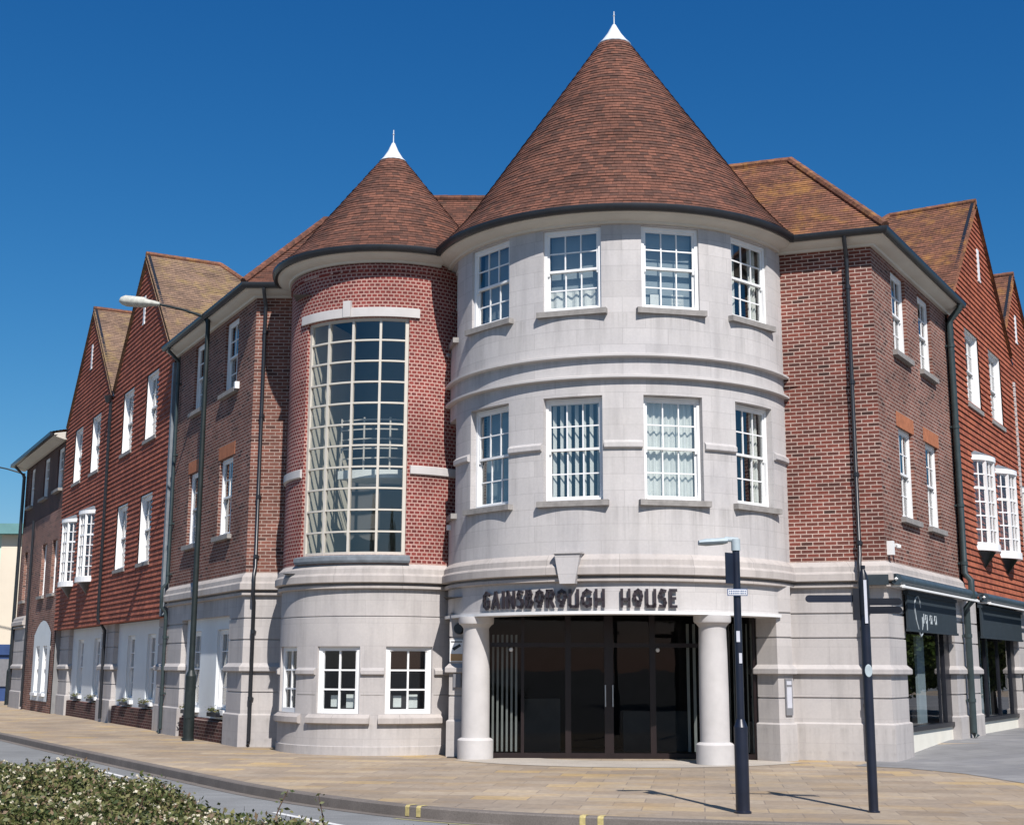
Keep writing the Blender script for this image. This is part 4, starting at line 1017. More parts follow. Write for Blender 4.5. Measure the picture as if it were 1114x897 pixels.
# --- shop front under an awning
def shopfront(parent, t0, t1, zg, logo):
    fp = Path([Rp(t0,-0.18), Rp(t1,-0.18)]); w = t1-t0
    mb = MB(); M_ = local(fp, 0, 0, 0)
    mb.box(0,-0.05,zg,w,0.05,0.47,M_); mb.build('stall_riser', 'riser_cream', parent)
    mb = MB(); mb.box(0,-0.10,0.471,w,0.05,0.56,M_); mb.box(0,-0.05,0.56,0.12,0.05,3.15,M_); mb.box(w-0.45,-0.05,0.56,w,0.05,3.15,M_); mb.box(0.12,-0.05,3.0,w-0.45,0.05,3.15,M_)
    if logo: mb.box(w-0.85,-0.03,0.56,w-0.8,0.03,3.0,M_)
    else:
        for x in (w*0.3, w*0.6): mb.box(x,-0.04,0.56,x+0.06,0.04,3.0,M_)
    fr = mb.build('shop_window', 'shop_frame', parent)
    rl = Vector(ROOTLOC[parent.name]); mb = MB(); mb.face([M_@Vector(p)-rl for p in ((0.12,0,0.56),(w-0.45,0,0.56),(w-0.45,0,3.0),(0.12,0,3.0))]); o = mb.build('pane', 'glass_low'); o.parent = fr
    mb = MB(); P_ = [(0,0.05),(0,2.2),(w,2.2),(w,0.05)]
    for a, b in zip(P_, P_[1:]): mb.face([M_@Vector((*a,0.3)), M_@Vector((*b,0.3)), M_@Vector((*b,3.2)), M_@Vector((*a,3.2))])
    mb.face([M_@Vector((x,y,0.5)) for x,y in P_]); mb.face([M_@Vector((x,y,3.2)) for x,y in P_]); mb.build('shop_interior', 'dark_interior', parent)
    mb = MB()
    if logo: mb.box(w-1.55,0.25,0.56,w-0.95,0.3,2.35,M_); mb.box(0.5,0.8,0.56,1.3,1.2,1.0,M_); mb.box(1.6,0.7,0.56,2.1,1.0,1.15,M_)
    else:
        for x in (0.6,1.5,2.4,3.2): mb.box(x,0.3,0.56,x+0.07,0.36,2.6,M_)
    mb.build('window_display', 'blind_grey', parent)
    return fp
def awning(parent, t0, t1, logo, v0, v1):
    ap = Path([Rp(t0), Rp(t1)])
    mb = MB(); M_ = local(ap, 0, 0, 3.31); w = t1-t0
    pts = [M_@Vector((x,-0.20,0)) for x in (0, w)]; mb.tube(pts, 0.105, 14); mb.box(0,-0.2,0.02,w,-0.012,0.10,M_)
    tb = mb.build('awning_cassette', 'awning_tube', parent, smooth=40)
    mb = MB(); mb.box(0.05,-0.34,-0.16,w-0.05,-0.28,-0.12,M_); [mb.box(x,-0.32,-0.14,x+0.04,-0.02,-0.10,M_) for x in (0.1, w-0.15)]
    mb.lathe(tuple(M_@Vector((-0.01,-0.2,0.0))), [(0,-0.04),(0.04,0),(0,0.04)], 8); mb.build('awning_rail', 'sign_white', parent)
    mb = MB(); M2 = local(Path([Rp(v0), Rp(v1)]), 0, 0, 0); ww = v1-v0
    mb.box(0,-0.10,2.42,ww,-0.06,3.08,M2); mb.box(0,-0.13,3.08,ww,-0.02,3.15,M2); mb.box(0,-0.13,2.38,ww,-0.05,2.43,M2)
    vb = mb.build('shop_fascia', 'awning_teal', parent)
    if logo:
        mb = MB(); Mx = M2
        def stroke(pts, r): mb.tube([Mx@Vector((x,-0.105,z)) for x, z in pts], r, 5)
        sw = [(0.75,3.10),(0.55,3.02),(0.47,2.85),(0.55,2.62),(0.72,2.42),(0.86,2.30),(0.98,2.36),(1.03,2.52),(1.02,2.68)]
        stroke(sw, 0.018); stroke([(0.75,3.10),(0.88,3.0),(0.93,2.86)], 0.012)
        def word(ch, x, h):
            G = {'y':[[(0,1),(0.45,0.1)],[(0.9,1),(0.2,-0.8)]], 'i':[[(0,0),(0.1,1)]], 'a':[[(0.9,0.8),(0.3,0.9),(0,0.4),(0.3,0),(0.8,0.25),(0.9,0.9),(0.95,0)]], 'g':[[(0.9,0.8),(0.3,0.9),(0,0.4),(0.3,0),(0.85,0.3),(0.9,0.9),(0.8,-0.7),(0.2,-0.8)]]}
            for st in G[ch]: stroke([(x+px*h*0.9, 2.56+pz*h) for px, pz in st], 0.012)
        x = 1.12
        for ch, adv in (('i',0.12),('g',0.36),('a',0.36),('a',0.34)): word(ch, x, 0.19); x += adv
        rl = Vector(ROOTLOC[parent.name]); mb.v = [tuple(Vector(v)-rl) for v in mb.v]; o = mb.build('shop_lettering', 'logo_grey'); o.parent = vb
shopfront(B, 1.12, 5.05, 0.0, True)
awning(B, -0.05, 6.2, True, 1.0, 4.9)
m = MB(); M_ = local(p_right, UR-0.50, 0, 3.22); m.box(0,-0.23,-0.02,0.55,-0.152,0.17,M_); m.build('awning_end', 'awning_teal', B)

# ================================================================== TILE-HUNG WINGS
def bay_window(parent, path, s, z0, z1, w=1.5, pj=0.36):
    """bowed oriel with a lead cap, white skirt and pointed bracket"""
    M = local(path, s, 0.0, 0)
    half = w/2; Rr = (half*half+pj*pj)/(2*pj); th = math.asin(half/Rr); n = 4
    def pt(a, dr=0.0): return ((Rr+dr)*math.sin(a), -((Rr+dr)*math.cos(a)-(Rr-pj)))
    A = [-th+2*th*i/n for i in range(n+1)]
    mb = MB()
    def bar(x, y, hw, za, zb): mb.box(x-hw, y-hw, za, x+hw, y+hw, zb, M)
    for i, a in enumerate(A): x, y = pt(a); bar(x, y, 0.04, z0, z1)
    for a, b in zip(A, A[1:]):
        (x0,y0),(x1,y1) = pt(a), pt(b); d = Vector((x1-x0,y1-y0)); L_ = d.length; an = math.atan2(d.y,d.x)
        Mb = M @ Matrix.Translation((x0,y0,0)) @ Matrix.Rotation(an,4,'Z')
        mb.box(L_/2-0.014,-0.018,z0,L_/2+0.014,0.018,z1,Mb)
        for j in range(7):
            z = z0+(z1-z0)*j/6; hh = 0.03 if j in (0,6,4) else 0.014; mb.box(0.03,-0.02,z-hh,L_-0.03,0.02,z+hh,Mb)
    f = mb.build('bay_window', 'white_paint', parent)
    rl = Vector(ROOTLOC[parent.name])
    def subp(mb, name, mat, **k):
        mb.v = [tuple(Vector(v)-rl) for v in mb.v]; o = mb.build(name, mat, None, **k); o.parent = f
    mb = MB()
    for a, b in zip(A, A[1:]):
        (x0,y0),(x1,y1) = pt(a,-0.005), pt(b,-0.005); mb.face([M@Vector(p) for p in ((x0,y0,z0),(x1,y1,z0),(x1,y1,z1),(x0,y0,z1))])
    subp(mb, 'pane', 'glass')
    mb = MB(); B2 = [-th+2*th*i/12 for i in range(13)]
    def solid(dr, za, zb):
        lo = [M@Vector((*pt(a,dr),za)) for a in B2]; hi = [M@Vector((*pt(a,dr),zb)) for a in B2]
        bl0, bl1 = M@Vector((pt(B2[0],dr)[0],0.01,za)), M@Vector((pt(B2[-1],dr)[0],0.01,za)); bh0, bh1 = M@Vector((pt(B2[0],dr)[0],0.01,zb)), M@Vector((pt(B2[-1],dr)[0],0.01,zb))
        lo = [bl0]+lo+[bl1]; hi = [bh0]+hi+[bh1]
        for i in range(len(lo)-1): mb.face([lo[i],lo[i+1],hi[i+1],hi[i]])
        mb.face(hi); mb.face(lo[::-1])
    solid(0.06, z1, z1+0.13); subp(mb, 'cap_trim', 'white_paint')
    mb = MB(); solid(0.06, z0-0.16, z0+0.01); subp(mb, 'sill_trim', 'white_paint')
    mb = MB(); top = [M@Vector((*pt(a,0.07),z1+0.132)) for a in B2]; bk_ = [M@Vector((pt(a,0.0)[0]*0.8,0.0,z1+0.3)) for a in B2]
    for i in range(12): mb.face([top[i],top[i+1],bk_[i+1],bk_[i]])
    subp(mb, 'lead_cap', 'lead'); mb = MB()
    lo = M@Vector((0,0.0,z0-0.62)); tp = [M@Vector((*pt(a,-0.06),z0-0.161)) for a in B2]; tp = [M@Vector((pt(B2[0])[0]*0.9,0.0,z0-0.161))]+tp+[M@Vector((pt(B2[-1])[0]*0.9,0.0,z0-0.161))]
    for i in range(len(tp)-1): mb.face([lo, tp[i+1], tp[i]])
    subp(mb, 'bracket', 'shop_frame')
    mb = MB(); mb.box(-half+0.05,0.35,z0-0.1,half-0.05,0.4,z1,M); subp(mb, 'bay_interior', 'dark_interior')
    return f

def tile_wing(parent, org, DIR, NRM, sgn, t0, t1, apexes, top_wins, mid_wins, bays, matname, roofmat, zbot=2.93, proud=0.04, zs=10.2, setb=0.0):
    """org + DIR*t; sgn=+1 when DIR walks left to right from outside. apexes: (t, z, tl, tr)"""
    def P2(t, off=0.0): p = org + DIR*t + NRM*(off-setb); return p
    U = Vector((DIR.x, DIR.y, 0))*sgn; Vv = Vector((0,0,1)); Nn = Vector((NRM.x, NRM.y, 0))
    ta, tb = (t0, t1) if sgn > 0 else (t1, t0)
    O = Vector((*P2(ta, proud), zbot))
    u = lambda t: (t-ta)*sgn
    ap = sorted(apexes, key=lambda q: u(q[0]))
    poly = [(0,0),(abs(t1-t0),0)]
    top = [(0, zs-zbot)]
    for (t, z, l, r_) in ap:
        a, b = sorted((u(l), u(r_))); top += [(a, zs-zbot), (u(t), z-zbot), (b, zs-zbot)]
    top += [(abs(t1-t0), zs-zbot)]
    cl_ = []
    for q in top:
        if not cl_ or (abs(q[0]-cl_[-1][0]) > 1e-3 or abs(q[1]-cl_[-1][1]) > 1e-3): cl_.append(q)
    poly += cl_[::-1]
    holes = []; W = []
    for (c, w, z0, z1) in top_wins+mid_wins: a, b = sorted((u(c-w/2), u(c+w/2))); holes.append((a, b, z0-zbot, z1-zbot)); W.append((a, b, z0, z1))
    mb = MB(); 
    # snap window heights to courses through the scan: holes tested at course middle
    courses(mb, O, U, Vv, Nn, poly, 0.14, 0.034, holes)
    # flared bottom course soffit
    mb.face([O - Nn*0.26 , O + U*abs(t1-t0) - Nn*0.26, O+U*abs(t1-t0), O])
    tw = mb.build('tile_hung_wall', matname, parent, weld=False)
    # backing wall with white lined reveals
    path = Path([tuple(P2(ta)), tuple(P2(tb))])
    mb = MB(); wall(mb, path, [(0,zbot),(0,zs)], [(a,b,z0,z1) for a,b,z0,z1 in W], 0.26)
    for (t, z, l, r_) in ap: mb.face([(*P2(l),zs),(*P2(r_),zs),(*P2(t),z-0.05)])
    mb.build('backing_wall', 'brick_dark', parent)
    for (a,b,z0,z1) in W:
        f = sash_window(parent, path, a+0.035, b-0.035, z0+0.002, z1-0.035, setback=0.05, cols=3, sill='stone_dirty')
        wi = (b-a)/2; mb = MB()
        for box in ((-wi+0.003,-0.085,0.0,-wi+0.033,0.11,z1-z0-0.004),(wi-0.033,-0.085,0.0,wi-0.003,0.11,z1-z0-0.004),(-wi+0.034,-0.085,z1-z0-0.035,wi-0.034,0.11,z1-z0-0.004)): mb.box(*box)
        place(mesh_of(('lin',round(wi,3),round(z1-z0,3)), lambda: mb.build('window_lining','white_paint')), Matrix.Identity(4), f, 'window_lining')
    for (t, z0, z1, w) in bays: bay_window(parent, path, u(t), z0, z1, w)
    # slit vents, verges and roofs
    for (t, z, l, r_) in ap:
        M_ = local(path, u(t), 0.045, 0); mb = MB(); mb.box(-0.10,-0.035,z-2.05,0.10,0.0,z-1.22,M_); mb.box(-0.13,-0.045,z-2.10,0.13,0.0,z-2.051,M_)
        mb.build('slit_vent', 'white_paint', parent)
        mb = MB(); 
        for e in (l, r_):
            A_ = Vector((*P2(t,0.05), z+0.04)); E_ = Vector((*P2(e,0.05), zs+0.0)); d = (A_-E_).normalized(); up = d.cross(Nn).normalized(); 
            if up.z < 0: up = -up
            q = [E_-d*0.25, A_, A_+up*0.055, E_-d*0.25+up*0.055]; F = [p+Nn*0.03 for p in q]; K = [p-Nn*0.05 for p in q]
            mb.face(F); mb.face(K[::-1]); [mb.face([F[i],K[i],K[(i+1)%4],F[(i+1)%4]]) for i in range(4)]
        mb.build('bargeboard', 'gutter_black', parent)
        # cross roof: ridge then hip down at the back
        dR = 2.15; hw = abs(r_-l)/2; IN = -Nn
        A0 = Vector((*P2(t,0.12), z+0.08)); A1 = Vector((*P2(t), z+0.08)) + IN*dR
        for e in (l, r_):
            E0 = Vector((*P2(e,0.12), zs+0.08)); E1 = Vector((*P2(e), zs+0.08)) + IN*(dR+hw)
            # order so that the eave edge comes first
            slope(parent, [E0, E1, A1, A0], roofmat, 0.11)
        Ea = Vector((*P2(l), zs+0.08)) + IN*(dR+hw); Eb = Vector((*P2(r_), zs+0.08)) + IN*(dR+hw)
        slope(parent, [Ea, Eb, A1], roofmat, 0.11)
        ridge(parent, [A0, A1, Ea], 'roof_tiles_lichen'); ridge(parent, [A1, Eb], 'roof_tiles_lichen')
    # rooms behind
    mb = MB(); mb.face([(*P2(ta,-1.4),zbot),(*P2(tb,-1.4),zbot),(*P2(tb,-1.4),zs),(*P2(ta,-1.4),zs)])
    for z in (3.3, 7.15, 10.15): mb.face([(*P2(ta,-0.3),z),(*P2(tb,-0.3),z),(*P2(tb,-1.4),z),(*P2(ta,-1.4),z)])
    for t_ in (ta, tb): mb.face([(*P2(t_,-0.02),0),(*P2(t_,-8),0),(*P2(t_,-8),zs),(*P2(t_,-0.02),zs)])
    mb.build('inner_wall', 'room_wall', parent)
    return path

TLW = thing('tile_hung_terrace', 'red tile-hung house row with two steep gables along the left street', 'building', (Lp(14.5)[0], Lp(14.5)[1], 0))
tl0, tl1 = LT+0.42, 22.2
tile_wing(TLW, CL, DL, NL, -1, tl0, tl1, [(10.75,13.72,7.15,14.35),(18.35,13.85,14.45,22.15)],
          [(9.25,1.35,8.0,9.9),(12.2,1.35,8.0,9.9),(16.85,1.35,8.0,9.9),(19.8,1.35,8.0,9.9)], [(9.25,1.35,4.5,6.4),(12.2,1.35,4.5,6.4)],
          [(16.9,4.5,6.55,1.5),(19.9,4.5,6.55,1.5)], 'wall_tiles', 'roof_tiles_mossy')
# ground storey of the terrace
def gl(t0, t1, parent=TLW):
    mm = MB(); pth = Path([Lp(t1,-0.42),Lp(t1,-0.2),Lp(t0,-0.2),Lp(t0,-0.42)]); wall(mm, pth, joints(z1=2.93)); mm.build('stone_pilaster', 'stone_lower', parent)
gl(6.44, 8.1); gl(13.5, 15.3); gl(20.6, 22.2)
def panel2(parent, t0, t1, wins):
    pp = Path([Lp(t1,-0.34), Lp(t0,-0.34)]); ops = [(t1-b, t1-a, 0.72, 2.55) for a, b in wins]
    mm = MB(); wall(mm, pp, [(0,0.5),(0,2.93)], ops, 0.16); mm.build('window_panel', 'panel_paint', parent)
    mm = MB(); wall(mm, Path([Lp(t1,-0.23),Lp(t0,-0.23)]), [(0,0),(0,0.5)], []); mm.face([(*Lp(t1,-0.23),0.5),(*Lp(t0,-0.23),0.5),(*Lp(t0,-0.36),0.53),(*Lp(t1,-0.36),0.53)]); mm.build('brick_plinth', 'brick_dark', parent)
    for q in ops: sash_window(parent, pp, q[0], q[1], q[2], q[3], setback=0.07, cols=2, sill='white_paint')
panel2(TLW, 8.1, 13.5, [(8.95,9.85),(11.35,12.25)]); panel2(TLW, 15.3, 20.6, [(16.1,17.0),(18.7,19.6)])
pth = Path([Lp(22.2), Lp(6.6)])
mm = MB(); p = [Lp(14.4,0.12)]
mm.tube([(*Lp(14.4,0.30),10.1),(*Lp(14.4,0.14),9.9),(*Lp(14.4,0.13),3.1),(*Lp(14.4,-0.1),2.75),(*Lp(14.4,-0.1),0.1)], 0.05, 10); mm.lathe((*Lp(14.4,0.22),10.0),[(0,-0.14),(0.08,-0.12),(0.14,0.1),(0,0.1)],12)
mm.build('downpipe', 'gutter_black', TLW, smooth=40)
mm = MB(); mm.box(-0.06,-0.05,2.95,0.10,0.06,9.7, local(Path([Lp(LT+0.5),Lp(LT)]),0.0,0.03,0)); mm.build('lead_flashing', 'lead', TLW)
# window boxes with dark plants on the ground-floor sills
for t in (1.95,4.2,9.4,11.8,16.55,19.15):
    off = 0.0 if t < 6 else -0.22
    par = B if t < 6 else TLW
    M_ = local(Path([Lp(t+0.5,off), Lp(t-0.5,off)]), 0.5, 0, 0.56); mm = MB(); mm.box(-0.36,-0.06,0,0.36,0.08,0.09,M_); mm.build('window_box', 'shop_frame', par)
    mm = MB()
    for k in range(90):
        c = Vector((random.uniform(-0.36,0.36), random.gauss(0,0.06), 0.11+abs(random.gauss(0,0.05)))); a = random.random()*6.28; u = Vector((math.cos(a),math.sin(a),random.uniform(-.4,.6))).normalized()*0.045; v = Vector((-math.sin(a),math.cos(a),random.uniform(-.6,.6))).normalized()*0.022
        mm.face([M_@(c-u), M_@(c-v), M_@(c+u), M_@(c+v)])
    mm.build('window_box_plants', 'hedge_leaf', par, weld=False)['kind'] = 'stuff'

# right wing
TRW = thing('tile_hung_shops', 'red tile-hung shop building with white bay windows along the right street', 'building', (Rp(9.5)[0], Rp(9.5)[1], 0.15))
tile_wing(TRW, CR, DR, NR, 1, RT+0.02, 13.35, [(9.65,13.62,6.15,13.2)], [(8.3,1.45,8.0,9.9),(10.95,1.45,8.0,9.9)], [], [(8.35,4.6,6.6,1.55),(10.95,4.6,6.6,1.55)], 'wall_tiles_bright', 'roof_tiles_lichen', zbot=3.3)
TR2 = thing('gabled_shop_end', 'tile-hung gabled end building furthest along the right street, set slightly back', 'building', (Rp(17)[0], Rp(17)[1], 0.15))
tile_wing(TR2, CR, DR, NR, 1, 13.36, 20.4, [(16.2,13.4,13.4,19.8)], [(14.6,1.3,8.0,9.8),(17.6,1.3,8.0,9.8)], [], [(15.0,4.6,6.6,1.5),(18.0,4.6,6.6,1.5)], 'wall_tiles_bright', 'roof_tiles_lichen', zbot=3.3, setb=0.35)
m = MB(); w_ = Path([Rp(12.0,-0.35),Rp(12.0,-0.02),Rp(14.4,-0.02),Rp(14.4,-0.35)]); wall(m, w_, [(o, max(z,0.1)) for o, z in joints(z1=3.3)]); m.build('stone_pilaster', 'stone_lower', TRW)
m = MB(); w_ = Path([Rp(14.41,-0.37),Rp(20.4,-0.37)]); wall(m, w_, [(0,0.1),(0,3.3)]); m.build('stone_ground_wall', 'stone_lower', TR2)
shopfront(TRW, 7.25, 12.0, 0.15, False)
awning(TRW, 7.3, 12.9, False, 7.35, 12.0)
m = MB(); M_ = local(Path([Rp(12.2),Rp(14)]), 0.15, 0.03, 1.35); m.box(-0.1,-0.05,-0.15,0.1,0.02,0.2,M_); m.build('wall_box', 'sign_grey', TRW)
m = MB(); M_ = local(Path([Rp(13.3),Rp(14)]), 0.02, 0.06, 0)
for k in range(44): m.box(-0.045-0.02*(k%2),-0.05,3.4+k*0.14,0.04,0.02,3.4+k*0.14+0.12,M_)
m.build('corner_tiles', 'stone_white', TRW)

# ================================================================== FAR LEFT BUILDINGS
FB = thing('brown_brick_building', 'brown brick building, shaded top floor coloured darker, at the far end of the left street', 'building', (Lp(28)[0], Lp(28)[1], 0))
fp = Path([Lp(31.4), Lp(22.22)])
def ft(t): return 31.4-t
fops = [(ft(b), ft(a), z0, z1) for a, b in ((23.0,24.0),(25.2,26.2),(29.6,30.4)) for z0, z1 in ((4.3,6.3),)]+[(ft(24.4),ft(23.2),8.2,9.8),(ft(27.4),ft(26.2),8.2,9.8),(ft(30.6),ft(29.6),8.2,9.8)]
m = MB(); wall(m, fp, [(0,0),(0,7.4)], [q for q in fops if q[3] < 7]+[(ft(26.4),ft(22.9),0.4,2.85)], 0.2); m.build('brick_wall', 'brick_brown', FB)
m = MB(); wall(m, Path([Lp(31.4,-0.06), Lp(22.22,-0.06)]), [(0,7.4),(0,10.2)], [q for q in fops if q[3] > 7], 0.15); sweep(m, fp, [(0,7.4),(-0.06,7.41)], caps=False); m.build('upper_wall', 'brick_dark', FB)  # eaves shade over the top floor is put into the darker brick
for q in fops: sash_window(FB, fp, *q, setback=0.12, cols=2)
m = MB(); pp = Path([Lp(26.4,0.03), Lp(22.9,0.03)]); ops = [(0.55,1.35,0.7,2.4),(2.1,2.9,0.7,2.4)]; wall(m, pp, [(0,0.4),(0,2.85)], ops, 0.1)
A_ = Path([Lp(26.4,0.02), Lp(22.9,0.02)]); M_ = local(A_, A_.L/2, 0, 2.84)
n = 16; q = [(-1.75+3.5*i/n, 0.5*(1-(2*i/n-1)**2)) for i in range(n+1)]; m.face([M_@Vector((x,0,z)) for x, z in q]); m.face([M_@Vector((x,0.03,z)) for x, z in q][::-1])
m.build('arched_panel', 'panel_paint', FB)
for o_ in ops: sash_window(FB, pp, *o_, setback=0.05, cols=2, sill='white_paint')
m = MB(); w_ = Path([Lp(31.4,-0.2),Lp(31.4,0.05),Lp(28.6,0.05),Lp(28.6,0)]); wall(m, w_, joints(z1=3.1)); m.build('stone_ground_wall', 'stone_lower', FB)
m = MB(); sweep(m, Path([Lp(31.4,0.04),Lp(28.6,0.04)]), CPROF); sweep(m, Path([Lp(31.4,0.04),Lp(28.6,0.04)]), [(0,3.05),(0,3.65),(-0.05,3.65)]); m.build('cornice', 'stone_trim', FB)
m = MB(); sweep(m, Path([Lp(31.9),Lp(22.4)]), [(0,9.9),(0.1,9.9),(0.45,10.0),(0.5,10.1),(0.0,10.2)]); m.build('eaves_soffit', 'soffit_paint', FB)
m = MB(); sweep(m, Path([Lp(31.9),Lp(22.4)]), [(0.5,10.1),(0.5,10.02),(0.62,10.02),(0.62,10.16),(0.5,10.16)]); m.build('gutter', 'gutter_black', FB)
A_, B_ = Vector((*Lp(31.95,0.55),10.15)), Vector((*Lp(22.3,0.55),10.15)); C_, D_ = Vector((*Lp(25.0,-4.0),11.6)), Vector((*Lp(29.4,-4.0),11.6))
slope(FB, [A_,B_,C_,D_], 'roof_tiles_mossy', 0.14)
E_ = Vector((*Lp(31.95,-8),10.15)); slope(FB, [E_,A_,D_], 'roof_tiles_mossy', 0.14)
m = MB(); m.face([(*Lp(31.4),0),(*Lp(31.4,-8),0),(*Lp(31.4,-8),10.2),(*Lp(31.4),10.2)]); m.build('side_wall', 'brick_brown', FB)
m = MB(); wall(m, Path([Lp(31.3,-1.3),Lp(22.4,-1.3)]), [(0,0),(0,10.1)]); m.face([(*Lp(31.3,-.2),7.3),(*Lp(22.4,-.2),7.3),(*Lp(22.4,-1.3),7.3),(*Lp(31.3,-1.3),7.3)]); m.build('inner_wall', 'room_wall', FB)
m = MB(); m.tube([(*Lp(31.3,0.5),10.0),(*Lp(31.3,0.1),9.6),(*Lp(31.3,0.1),0.1)], 0.06, 8); m.tube([(*Lp(27.9,0.12),7.4),(*Lp(27.9,0.12),0.1)], 0.05, 8); m.build('downpipe', 'gutter_black', FB)

CB = thing('cream_building', 'cream rendered building with flat green roof edge and blue shopfront beyond the brick row', 'building', (-36,66,0))
m = MB(); cp = Path([(-52,66),(-23.9,66),(-15,66)]); win = [(x,x+1.4,4.2,6.4) for x in (2,6,10,14,18)]
wall(m, cp, [(0,2.7),(0,8.05)], win, 0.2, b=28.1); m.build('rendered_wall', 'mint_render', CB)
m = MB(); wall(m, Path([(-23.89,65.99),(-15,65.99)]), [(0,0),(0,8.05)]); wall(m, Path([(-25.2,65.94),(-23.89,65.94),(-23.89,66)]), [(0,2.7),(0,8.04)]); m.build('rendered_pier', 'render_cream', CB)
for q in win: sash_window(CB, cp, *q, setback=0.1)
m = MB(); m.box(-52.3,65.4,8.05,-14.5,72,8.55); m.build('flat_roof', 'roof_teal', CB)
m = MB(); m.box(-52,66.02,0,-24.0,66.2,2.7); m.box(-52,65.9,2.2,-24.2,66.02,2.7); m.build('shopfront', 'shop_blue', CB)
m = MB(); m.box(-25.6,65.93,0.7,-24.4,66.01,2.0); m.box(-30,65.93,0.7,-26.4,66.01,2.0); m.build('shop_pane', 'sign_grey', CB)

# ================================================================== STREET FURNITURE
def street_lamp(loc, H, arm, label, parts_mat='post_green', head_mat='old_lamp', dirv=(-1,-0.15)):
    t = thing('street_lamp', label, 'street lamp', loc)
    x, y, z = loc; mb = MB(); mb.tube([(x,y,z),(x,y,z+1.45)], 0.125, 14); mb.tube([(x,y,z+1.45),(x,y,z+1.58)], [0.125,0.07], 14); mb.tube([(x,y,z+1.58),(x,y,z+H)], [0.07,0.055], 12)
    mb.lathe((x,y,z), [(0.14,0),(0.14,0.03),(0.11,0.06)], 14); mb.box(x-0.055,y-0.132,z+0.5,x+0.055,y-0.10,z+1.1)
    mb.build('lamp_post', parts_mat, t, smooth=40)
    d = Vector((dirv[0],dirv[1],0)).normalized(); A = Vector((x,y,z+H))
    mb = MB(); mb.tube([A-Vector((0,0,0.25)), A+d*0.1, A+d*(arm*0.5)+Vector((0,0,0.20)), A+d*arm+Vector((0,0,0.36))], [0.045,0.04,0.032,0.03], 10); mb.build('lamp_arm', parts_mat, t, smooth=50)
    E_ = A+d*(arm-0.12)+Vector((0,0,0.34)); sd = Vector((-d.y,d.x,0)); mb = MB()
    secs = [(0,0.05,0.05),(0.15,0.10,0.08),(0.30,0.12,0.10),(0.42,0.17,0.15),(0.85,0.18,0.16),(0.97,0.13,0.11),(1.03,0.04,0.04)]
    rings = []
    for (l, w, h) in secs:
        c = E_+d*l+Vector((0,0,0.10*l)); rings.append([c+sd*(w*math.cos(k*math.pi/6))+Vector((0,0,h*math.sin(k*math.pi/6)*(1 if k <= 6 else 0.75))) for k in range(12)])
    for a, b in zip(rings, rings[1:]):
        for k in range(12): mb.face([a[k],b[k],b[(k+1)%12],a[(k+1)%12]])
    mb.face(rings[0]); mb.face(rings[-1][::-1]); mb.build('lamp_head', head_mat, t, smooth=60)
    return t
street_lamp((-7.38,31.35,0), 10.0, 1.35, 'tall dark green street lamp beside the left brick wing with a weathered head', dirv=(-1,0.1))
street_lamp((-22.0,59.6,0), 10.2, 1.6, 'thin dark street lamp post in front of the cream building at the far left', dirv=(-1,0))

# blue-black pedestrian lamp post with parking plates
bl = thing('pedestrian_lamp', 'navy post with small grey lamp head and plates before the right entrance column', 'street lamp', (2.72,16.18,0))
m = MB(); x, y = 2.72, 16.18
m.tube([(x,y,0),(x,y,0.98)], 0.083, 18); m.tube([(x,y,0.98),(x,y,1.07)], [0.083,0.048], 18); m.tube([(x,y,1.07),(x,y,3.1)], [0.048,0.044], 14)
m.lathe((x,y,0), [(0.10,0),(0.10,0.02),(0.083,0.03)], 18); m.build('post', 'navy_paint', bl, smooth=40)
m = MB(); m.tube([(x,y,3.06),(x,y,3.2)], 0.055, 12); m.tube([(x+0.03,y,3.19),(x-0.12,y,3.2),(x-0.14,y,3.17)], 0.032, 8)
secs = [(0.10,0.05,0.03),(0.16,0.075,0.042),(0.36,0.085,0.045),(0.45,0.07,0.03)]; rings = []
for (l, w, h) in secs:
    c = Vector((x-l, y, 3.185-0.07*l)); rings.append([c+Vector((0, w*math.cos(k*math.pi/5), h*math.sin(k*math.pi/5))) for k in range(10)])
for a, b in zip(rings, rings[1:]):
    for k in range(10): m.face([a[k],b[k],b[(k+1)%10],a[(k+1)%10]])
m.face(rings[0]); m.face(rings[-1]); m.build('lamp_head', 'lamp_grey', bl, smooth=50)
m = MB(); Mr = Matrix.Translation((x-0.045,y-0.03,0)) @ Matrix.Rotation(R(38),4,'Z'); m.box(-0.13,-0.006,2.66,0.02,0.006,3.03,Mr); m.build('side_plate', 'navy_paint', bl)
m = MB(); m.box(x-0.125,y-0.062,2.515,x+0.115,y-0.055,2.60); pl_ = m.build('parking_plate', 'sign_blue', bl)
def subt(mb, name, mat, par, root, **k):
    rl = Vector(ROOTLOC[root.name]); mb.v = [tuple(Vector(v)-rl) for v in mb.v]; o = mb.build(name, mat, None, **k); o.parent = par; return o
m = MB(); m.box(x-0.115,y-0.066,2.525,x+0.105,y-0.0625,2.59); subt(m, 'plate_face', 'sign_white', pl_, bl)
m = MB(); rr = random.Random(3); cx_ = x-0.105
while cx_ < x+0.09:
    wd = rr.uniform(0.010,0.02)
    for zz in (2.562, 2.535): m.box(cx_,y-0.068,zz,cx_+wd,y-0.0665,zz+0.018)
    cx_ += wd+0.007
subt(m, 'plate_text', 'sign_blue', pl_, bl)
m = MB(); m.box(x-0.03,y-0.052,1.97,x+0.012,y-0.047,2.10); m.box(x-0.005,y-0.052,1.72,x+0.03,y-0.047,1.84); m.build('sticker', 'silver_tape', bl)

